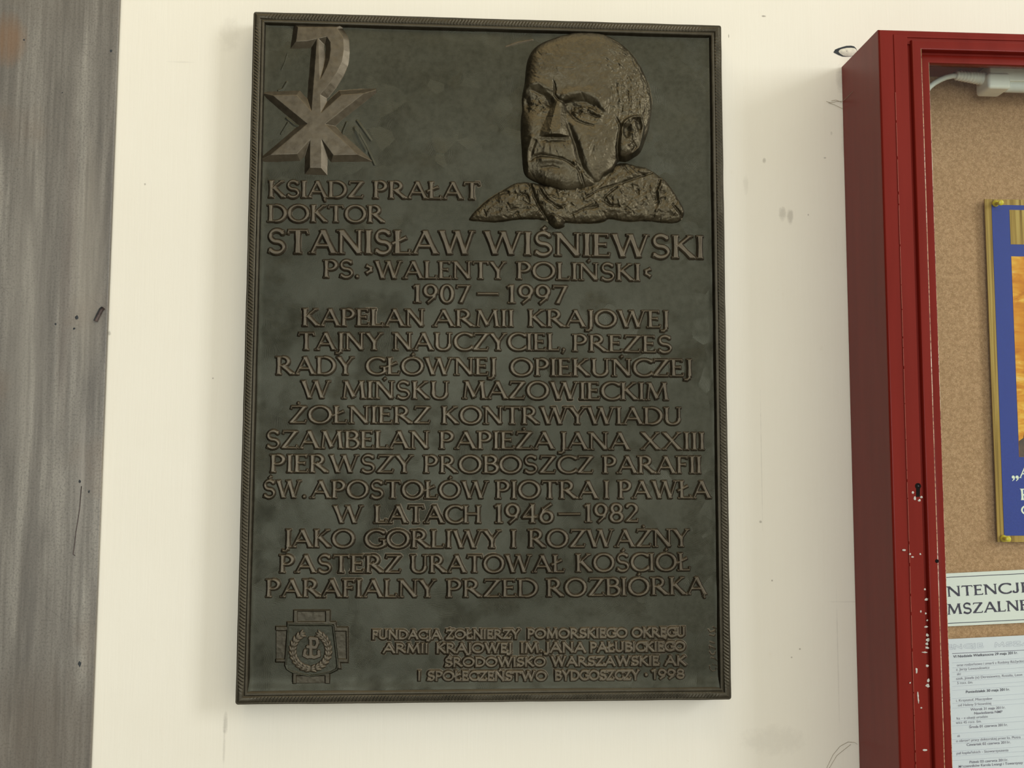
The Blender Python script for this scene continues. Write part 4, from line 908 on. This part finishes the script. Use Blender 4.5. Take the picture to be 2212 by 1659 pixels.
# keyhole with chipped paint
kx, kz = xz(1983, 1060, yf)
k1, kt = xz(1983, 1050, yf)
def keyhole():
    V, F = [], []; n = 14; Y = yf-.0003
    pts = [(kx+.0002+.0036*math.cos(math.radians(a)), kt+.0036*math.sin(math.radians(a))) for a in range(-50, 231, 20)]
    pts += [(kx-.0026, kz-.0073), (kx+.0019, kz-.0070)]
    m = len(pts); V = [(x, Y, z) for x, z in pts]+[(x, yf+.0002, z) for x, z in pts]
    F = [tuple(range(m))]+[(i, (i+1) % m, m+(i+1) % m, m+i) for i in range(m)]
    pymesh('keyhole', V, F, M['dark'], door)
    lathe('key_pin', [(.0010, 0), (.0010, .0003), (.0006, .0004)], (kx+.0004, yf-.0002, kt), (0, -1, 0), M['grime'], door, 12)
keyhole()
rng = random.Random(5)
chips = [(1976, 1076, 2.5, 4), (1990, 1074, 3, 2.2), (1972, 1064, 2.5, 3), (1986, 1081, 3, 2.5), (2000, 981, 4.5, 6), (2003, 1062, 3, 4), (2005, 1075, 3, 3.5),
         (1953, 1188, 4, 2), (1966, 1197, 2, 2), (1971, 1203, 3, 1.5), (1988, 1197, 1.8, 2), (1998, 1273, 2, 2), (2001, 1295, 3.5, 2.5), (1989, 1321, 1.6, 2.2), (2000, 1325, 2, 2), (2003, 1340, 1.8, 2), (2000, 1354, 4, 1.6),
         (2003, 1372, 3, 3.5), (2004, 1382, 4, 3.5), (2002, 1391, 3, 3), (2003, 1399, 4, 2.5), (1998, 1409, 6, 1.4), (2003, 1438, 3, 2.5), (2005, 1470, 2.5, 4), (2004, 1481, 4, 3.5), (1980, 1449, 2, 6), (1983, 1503, 1.6, 9), (1984, 1514, 1.4, 5), (1966, 1475, 1.6, 1.6), (1990, 1529, 2.2, 1.5), (1998, 1620, 5, 2.2)]
for ch in chips: blotch('paint_chip', [ch], yf-.0001, M['chip'], door, .0002)
lathe('screw_hole', [(.0022, 0), (.0022, .0003), (.0012, .0005)], tuple(np.array(at(2024, 1212, yf-.003))), (0, -1, 0), M['dark'], door, 12)
# the worn paint line along the door joint
def worn_line():
    bs = []; x = door_x0
    zt_ = xz(1955, 200, yf)[1]; z = zt_
    while z > ZC-.60:
        l = rng.uniform(.01, .05); bs.append((x+.0001, x+.0005, yf-.0001, yf+.002, z-l, z)); z -= l+rng.uniform(.0005, .004)
    pymesh('worn_edge', *boxes(bs), M['wornedge'], door)
worn_line()
# joint between door and carcass: a dark face set back in the gap
YCK = -.020
# poster
poster = thing('poster', 'blue poster with woodgrain border and golden picture, pinned to the cork', 'poster', tuple(at(2300, 1171, YCK)))
def quad_px(x0, x1, y0, y1, Y0, Y1):
    a = at(x0, y0, Y1); b = at(x1, y1, Y1); return a[0], b[0], min(Y0, Y1), max(Y0, Y1), b[2], a[2]
def flat(name, pA, pB, th, Y, mat, parent, bevel=0):
    """axis-aligned sheet whose top-left and bottom-left corners lie near the given photo pixels; pB gives right x in metres"""
    pass
Yp = YCK-.0075
tl = at(2132, 430, Yp); bl = at(2150, 1171, Yp)
px0 = (tl[0]+bl[0])/2; pz1, pz0 = tl[2], bl[2]; PW = .42
box('printed_sheet', px0, px0+PW, Yp, Yp+.0022, pz0, pz1, M['pwood'], poster)
b0 = at(2146, 442.5, Yp); b1 = at(2164.5, 1157, Yp)
bx0 = (b0[0]+b1[0])/2; bz1, bz0 = b0[2], b1[2]; bx1 = px0+PW-(bx0-px0)
w0 = at(2180, 453.5, Yp); w1 = at(2183.5, 528, Yp); o0 = at(2185.5, 554, Yp); o1 = at(2198.5, 987, Yp)
ix0 = (w0[0]+w1[0]+o0[0]+o1[0])/4; ix1 = bx1-(ix0-bx0)
box('blue_field', bx0, bx1, Yp-.0004, Yp+.0002, bz0, bz1, M['blue'], poster)
box('woodgrain_panel', ix0, ix1, Yp-.0007, Yp-.0002, w1[2], w0[2], M['pwood'], poster)
box('golden_picture', ix0, ix1, Yp-.0007, Yp-.0002, o1[2], o0[2], M['gold'], poster)
# dark figure rising from the picture's lower edge, generic
def figure():
    fz = o1[2]; s = .00066; cx = ix0+30*s
    pts = [(0, 0), (0, .020), (.006, .024), (.010, .040), (.016, .062), (.026, .085), (.045, .100), (.075, .104), (.10, .09), (.12, .06), (.13, 0)]
    pts = [(ix0+.0004+a, fz+.0002+b) for a, b in pts]; m = len(pts); Y = Yp-.0010
    pymesh('dark_figure', [(x, Y, z) for x, z in pts]+[(x, Yp-.0006, z) for x, z in pts], [tuple(range(m))]+[(i, (i+1) % m, m+(i+1) % m, m+i) for i in range(m)], M['figure'], poster)
M['figure'] = simple('dark_brown_print', (.060, .028, .012), .4, var=.6, vscale=120)
figure()
word_mesh([('A', 2201, 1033, 2232, 1032, 27)], 'lettering', M['cream'], poster, Yp-.0003, .0002, flat=.0004, step=.0003, margin=.03, bias=-.015)
word_mesh([('P', 2204, 1080.5, 2228, 1080, 25)], 'lettering', M['cream'], poster, Yp-.0003, .0002, flat=.0004, step=.0003, margin=.03, bias=-.005)
word_mesh([('C', 2206, 1112.5, 2230, 1112, 21)], 'lettering', M['cream'], poster, Yp-.0003, .0002, flat=.0004, step=.0003, margin=.03, bias=-.005)
def quotes():
    X, Y, P = px_grid(2182, 2204, 1022, 1044, .4, Yp-.0003); P[..., 1] = Yp-.0003; d = None
    for x in (2188.3, 2196.5):
        e = np.minimum(np.hypot(X-x, Y-1030.5)-3.0, np.minimum(seg_d(X, Y, (x+2.2, 1031), (x+1.8, 1035), 1.4, 1.1), seg_d(X, Y, (x+1.8, 1035), (x-1.5, 1038.5), 1.1, .4)))
        d = e if d is None else np.minimum(d, e)
    field_mesh('lettering', P, np.full(d.shape, .0004), d < 0, M['cream'], poster)
quotes()
def pin(px, py, hx, hy, label):
    r_ = thing('push_pin', label, 'push pin', tuple(at(px, py, Yp)), 'yellow pins of the blue poster')
    p = at(px, py, Yp-.0008); q_ = at(hx, hy, Yp-.020); p = (float(p[0]), Yp-.0006, float(p[2]))
    lathe('collar', [(.0016, 0), (.0044, .0006), (.0044, .0020), (.0030, .0034), (.0022, .0060)], p, (0, -1, 0), M['yellow'], r_)
    d = Vector((float(q_[0]), Yp-.020, float(q_[2])))-Vector(p)
    lathe('grip', [(.0022, .004), (.0021, d.length*.6), (.0030, d.length*.82), (.0034, d.length*.92), (.0034, d.length*.97), (.0026, d.length)], p, d, M['yellow'], r_)
pin(2149.5, 440, 2163, 438, 'yellow push pin at the upper left corner of the blue poster')
pin(2167, 1163, 2178.5, 1164.5, 'yellow push pin at the lower left corner of the blue poster')

# white heading card
def sheet(name, pxs, Y, th, mat, parent):
    """four corner pixels (tl, tr, br, bl) on the plane y = Y, given thickness"""
    P = [at(x, y, Y) for x, y in pxs]
    V = [(p[0], Y, p[2]) for p in P]+[(p[0], Y+th, p[2]) for p in P]
    F = [(0, 3, 2, 1), (4, 5, 6, 7)]+[(i, (i+1) % 4, 4+(i+1) % 4, 4+i) for i in range(4)]
    return pymesh(name, V, F, mat, parent)
Yk = YCK-.0030
card = thing('heading_card', 'white card with two lines of large black capitals, above the typed list', 'card', tuple(at(2150, 1350, YCK)))
lin = lambda x, y0, sl: y0+(x-2061)*sl
XL, XRr = 2018, 2330
ct = lambda x: lin(x, 1238, -.049); cb = lambda x: lin(x, 1352.5, -.049)
sheet('card_sheet', [(XL, ct(XL)), (XRr, ct(XRr)), (XRr, cb(XRr)), (XL, cb(XL))], Yk, .0010, M['paper'], card)
for off, nm in ((8.5, 'border_line'), (-6.5, 'border_line')):
    fn = (lambda x: ct(x)+off) if off > 0 else (lambda x: cb(x)+off)
    sheet(nm, [(XL+8, fn(XL+8)-.7), (XRr-8, fn(XRr-8)-.7), (XRr-8, fn(XRr-8)+.7), (XL+8, fn(XL+8)+.7)], Yk-.0002, .0003, M['ink'], card)
bl1 = lambda x: lin(x, 1288.5, -.056); bl2 = lambda x: lin(x, 1327, -.056)
word_mesh([('INTENCjE', 2036, bl1(2036), 2226, bl1(2226), 22.5)], 'lettering', M['ink'], card, Yk, .0002, flat=.0003, step=.00028, margin=.03, bias=.004, gap=.10)
word_mesh([('MSZALNE', 2047, bl2(2047), 2222, bl2(2222), 23.0)], 'lettering', M['ink'], card, Yk, .0002, flat=.0003, step=.00028, margin=.03, bias=.004, gap=.10)

# typed list below it
lst = thing('typed_list', 'long white sheet of small typed lines below the heading card', 'paper', tuple(at(2150, 1800, YCK)))
lt = lambda x: lin(x, 1380, -.050)
Yl = YCK-.0028
sheet('list_sheet', [(1990, lt(1990)), (2380, lt(2380)), (2380, 1880), (1990, 1880)], Yl, .0006, M['paper2'], lst)
def typed(text, px, py, cap, parent, mat, bold=False, width=None):
    """small type with the built-in sans face, turned into a flat mesh"""
    cu = bpy.data.curves.new('t', 'FONT'); cu.body = text; cu.size = 1.0
    if bold: cu.offset = .012
    o = bpy.data.objects.new('t', cu); COL.objects.link(o)
    me = bpy.data.meshes.new_from_object(o.evaluated_get(bpy.context.evaluated_depsgraph_get()))
    bpy.data.objects.remove(o); bpy.data.curves.remove(cu)
    n = len(me.vertices); co = np.zeros(n*3, np.float32); me.vertices.foreach_get('co', co); co = co.reshape(-1, 3)
    w = float(co[:, 0].max()); k = cap/.72
    A = at(px, py, Yl); wid = width if width else w*k*.92
    B_ = at(px+wid, py-.062*wid, Yl); C_ = at(px, py-cap, Yl)
    ex = (B_-A)/w; ez = (C_-A)/.72
    org = ORG[parent.name]
    P = A+co[:, :1]*ex+co[:, 1:2]*ez; P[:, 1] = Yl-.00025
    me.vertices.foreach_set('co', (P-np.array(org)).astype(np.float32).ravel()); me.update()
    ob = link('typed_line', me, mat, parent); ORG[ob.name] = org; return ob
c5 = lambda x, y: (2012+x/5.74, 1370+y/5.74)
ROWS = [('VI Niedziela Wielkanocna 29 maja 2011r.', 270, 292, 800, 1, 'ink'), ('oraz rodze\u0144stwo i zmarli z Rodziny R\u00f3\u017cyckich', 315, 398, 850, 0, 'greyink'), ('z. Jerzy Lewandowicz', 305, 452, 415, 0, 'greyink'),
        ('ski', 315, 508, 48, 0, 'greyink'), ('szek, J\u00f3zefa (x) Deresiewicz, Rozalia, Leon', 305, 565, 820, 0, 'greyink'), ('5 rocz. \u015bm.', 318, 620, 195, 0, 'greyink'),
        ('Poniedzia\u0142ek 30 maja 2011r.', 425, 730, 545, 1, 'ink'), ('i. Krzysztof, Mieczys\u0142aw', 305, 838, 450, 0, 'greyink'), ('od Heleny S\u0119kowskiej', 330, 895, 410, 0, 'greyink'),
        ('Wtorek 31 maja 2011r.', 485, 948, 430, 1, 'greyink'), ('Nawiedzenia NMP', 528, 995, 352, 1, 'greyink'), ('ka \u2013 z okazji urodzin', 312, 1058, 385, 0, 'greyink'), ('wicz 45 rocz. \u015bm.', 305, 1112, 315, 0, 'greyink'),
        ('\u015aroda 01 czerwca 2011r.', 465, 1165, 480, 1, 'greyink'), ('ak', 320, 1275, 36, 0, 'greyink'), ('o obron\u0119 pracy doktorskiej przez ks. Piotra', 305, 1338, 800, 0, 'greyink'), ('Czwartek 02 czerwca 2011r.', 435, 1385, 545, 1, 'greyink'),
        ('pa\u0142 kap\u0142a\u0144skich - Stowarzyszenia', 310, 1490, 645, 0, 'greyink'), ('Pi\u0105tek 03 czerwca 2011r.', 470, 1600, 480, 1, 'greyink'), ('M\u0119czennik\u00f3w Karola Lwangi i Towarzyszy', 335, 1655, 800, 1, 'greyink')]
for tx, x, y, w, b, mt in ROWS:
    px, py = c5(x, y); typed(tx, px, py, 5.6, lst, M[mt], bool(b), w/5.74)
for y in (348, 410, 465, 522, 580, 640, 690, 790, 852, 910, 1072, 1130, 1225, 1300, 1350, 1445, 1505, 1560):
    (x0, y0) = c5(260, y+8); x1 = x0+330; yy = lambda x: y0-(x-x0)*.068
    sheet('ruled_line', [(x0, yy(x0)-.18), (x1, yy(x1)-.18), (x1, yy(x1)+.18), (x0, yy(x0)+.18)], Yl-.0002, .0002, M['paleink'], lst)
x0, y0 = c5(260, 240); x1 = x0+330; yy = lambda x: y0-(x-x0)*.048
sheet('header_rule', [(x0, yy(x0)-.6), (x1, yy(x1)-.6), (x1, yy(x1)+.6), (x0, yy(x0)+.6)], Yl-.0002, .0002, M['greyink'], lst)
# outlined heading: hollow capitals
def outlined(text, x0, y0, x1, y1, cap):
    A = at(x0, y0, Yl); Bp = at(x1, y1, Yl); ax = Bp-A; Lw = float(np.linalg.norm(ax)); ax /= Lw; up = np.array([-ax[2], 0, ax[0]]); capm = cap*PX*1.02; st = .00016
    nx, ny = int(Lw/st)+60, int(capm*1.6/st); XX, YY = np.meshgrid((np.arange(nx)*st-.004)/capm, (np.arange(ny)*st-.3*capm)/capm); D = np.full(XX.shape, 9.0); pos = 0
    gap = .22; tot = sum(GL[c].w for c in text); xs = (Lw/capm-gap*(len(text)-1))/tot
    for c in text:
        D = np.minimum(D, glyph_sd(XX-pos, YY, GL[c], xs, .14, .14)); pos += GL[c].w*xs+gap
    P = A+XX[..., None]*capm*ax+YY[..., None]*capm*up; P[..., 1] = Yl-.0001
    k = np.abs(D) < .055; h, w = D.shape; kk = k[:-1, :-1] & k[1:, :-1] & k[:-1, 1:] & k[1:, 1:]
    ii, jj = np.nonzero(kk); a = ii*w+jj; F = np.stack([a, a+1, a+w+1, a+w], 1); used = np.zeros(h*w, bool); used[F.ravel()] = True; idx = np.cumsum(used)-1
    np_mesh('outlined_heading', P.reshape(-1, 3)[used], idx[F], M['paleink'], lst)
outlined('INTENCJE', 1996, 1405.5, 2123.5, 1399, 10); outlined('MSZALNE', 2148, 1397.8, 2278, 1391.5, 10)

# tube light under the top of the case
Yt = -.055
lp = thing('tube_light', 'white plastic strip light with a ribbed cable boot, under the case top', 'lamp', tuple(at(2150, 160, Yt)))
e0 = at(2124, 200, Yt); e1 = at(2124, 166, Yt)
zt0, zt1 = float(e0[2]), float(e1[2])
xh = float(at(2121, 185, Yt)[0])
box('end_cap', xh, xh+.030, Yt-.016, Yt+.016, zt0, zt1, M['plastic'], lp, bevel=.004, seg=3)
box('housing', xh+.004, xh+.60, Yt-.013, Yt+.018, zt1-.010, ZT-tk-.0005, M['plastic'], lp, bevel=.002)
lathe('tube', [(.0070, 0), (.0080, .002), (.0080, .55), (.0070, .552)], (xh+.029, Yt-.002, (zt0+zt1)/2-.002), (1, 0, 0), M['cable'], lp, 20)
bo = at(2064, 163, Yt); b1 = at(2124, 170, Yt); d = Vector(b1)-Vector(bo); pr = []
n = 9
for i in range(n):
    t = i/n; rr = .0050+.0026*t
    pr += [(rr, d.length*t), (rr+.0012, d.length*(t+.3/n)), (rr+.0012, d.length*(t+.6/n)), (rr, d.length*(t+.75/n))]
pr.append((.0080, d.length+.002))
lathe('cable_boot', pr, tuple(bo), d, M['plastic'], lp, 18)
tube('cable', [tuple(at(x, y, Yt)) for x, y in ((2070, 164), (2058, 164), (2044, 167), (2030, 173), (2018, 180), (2008, 188), (2000, 200))], .0034, M['cable'], lp, 12)
tube('thin_wire', [tuple(at(x, y, Yt+.01)) for x, y in ((2056, 160), (2072, 152), (2090, 144), (2110, 138))], .0007, M['nail'], lp, 6)
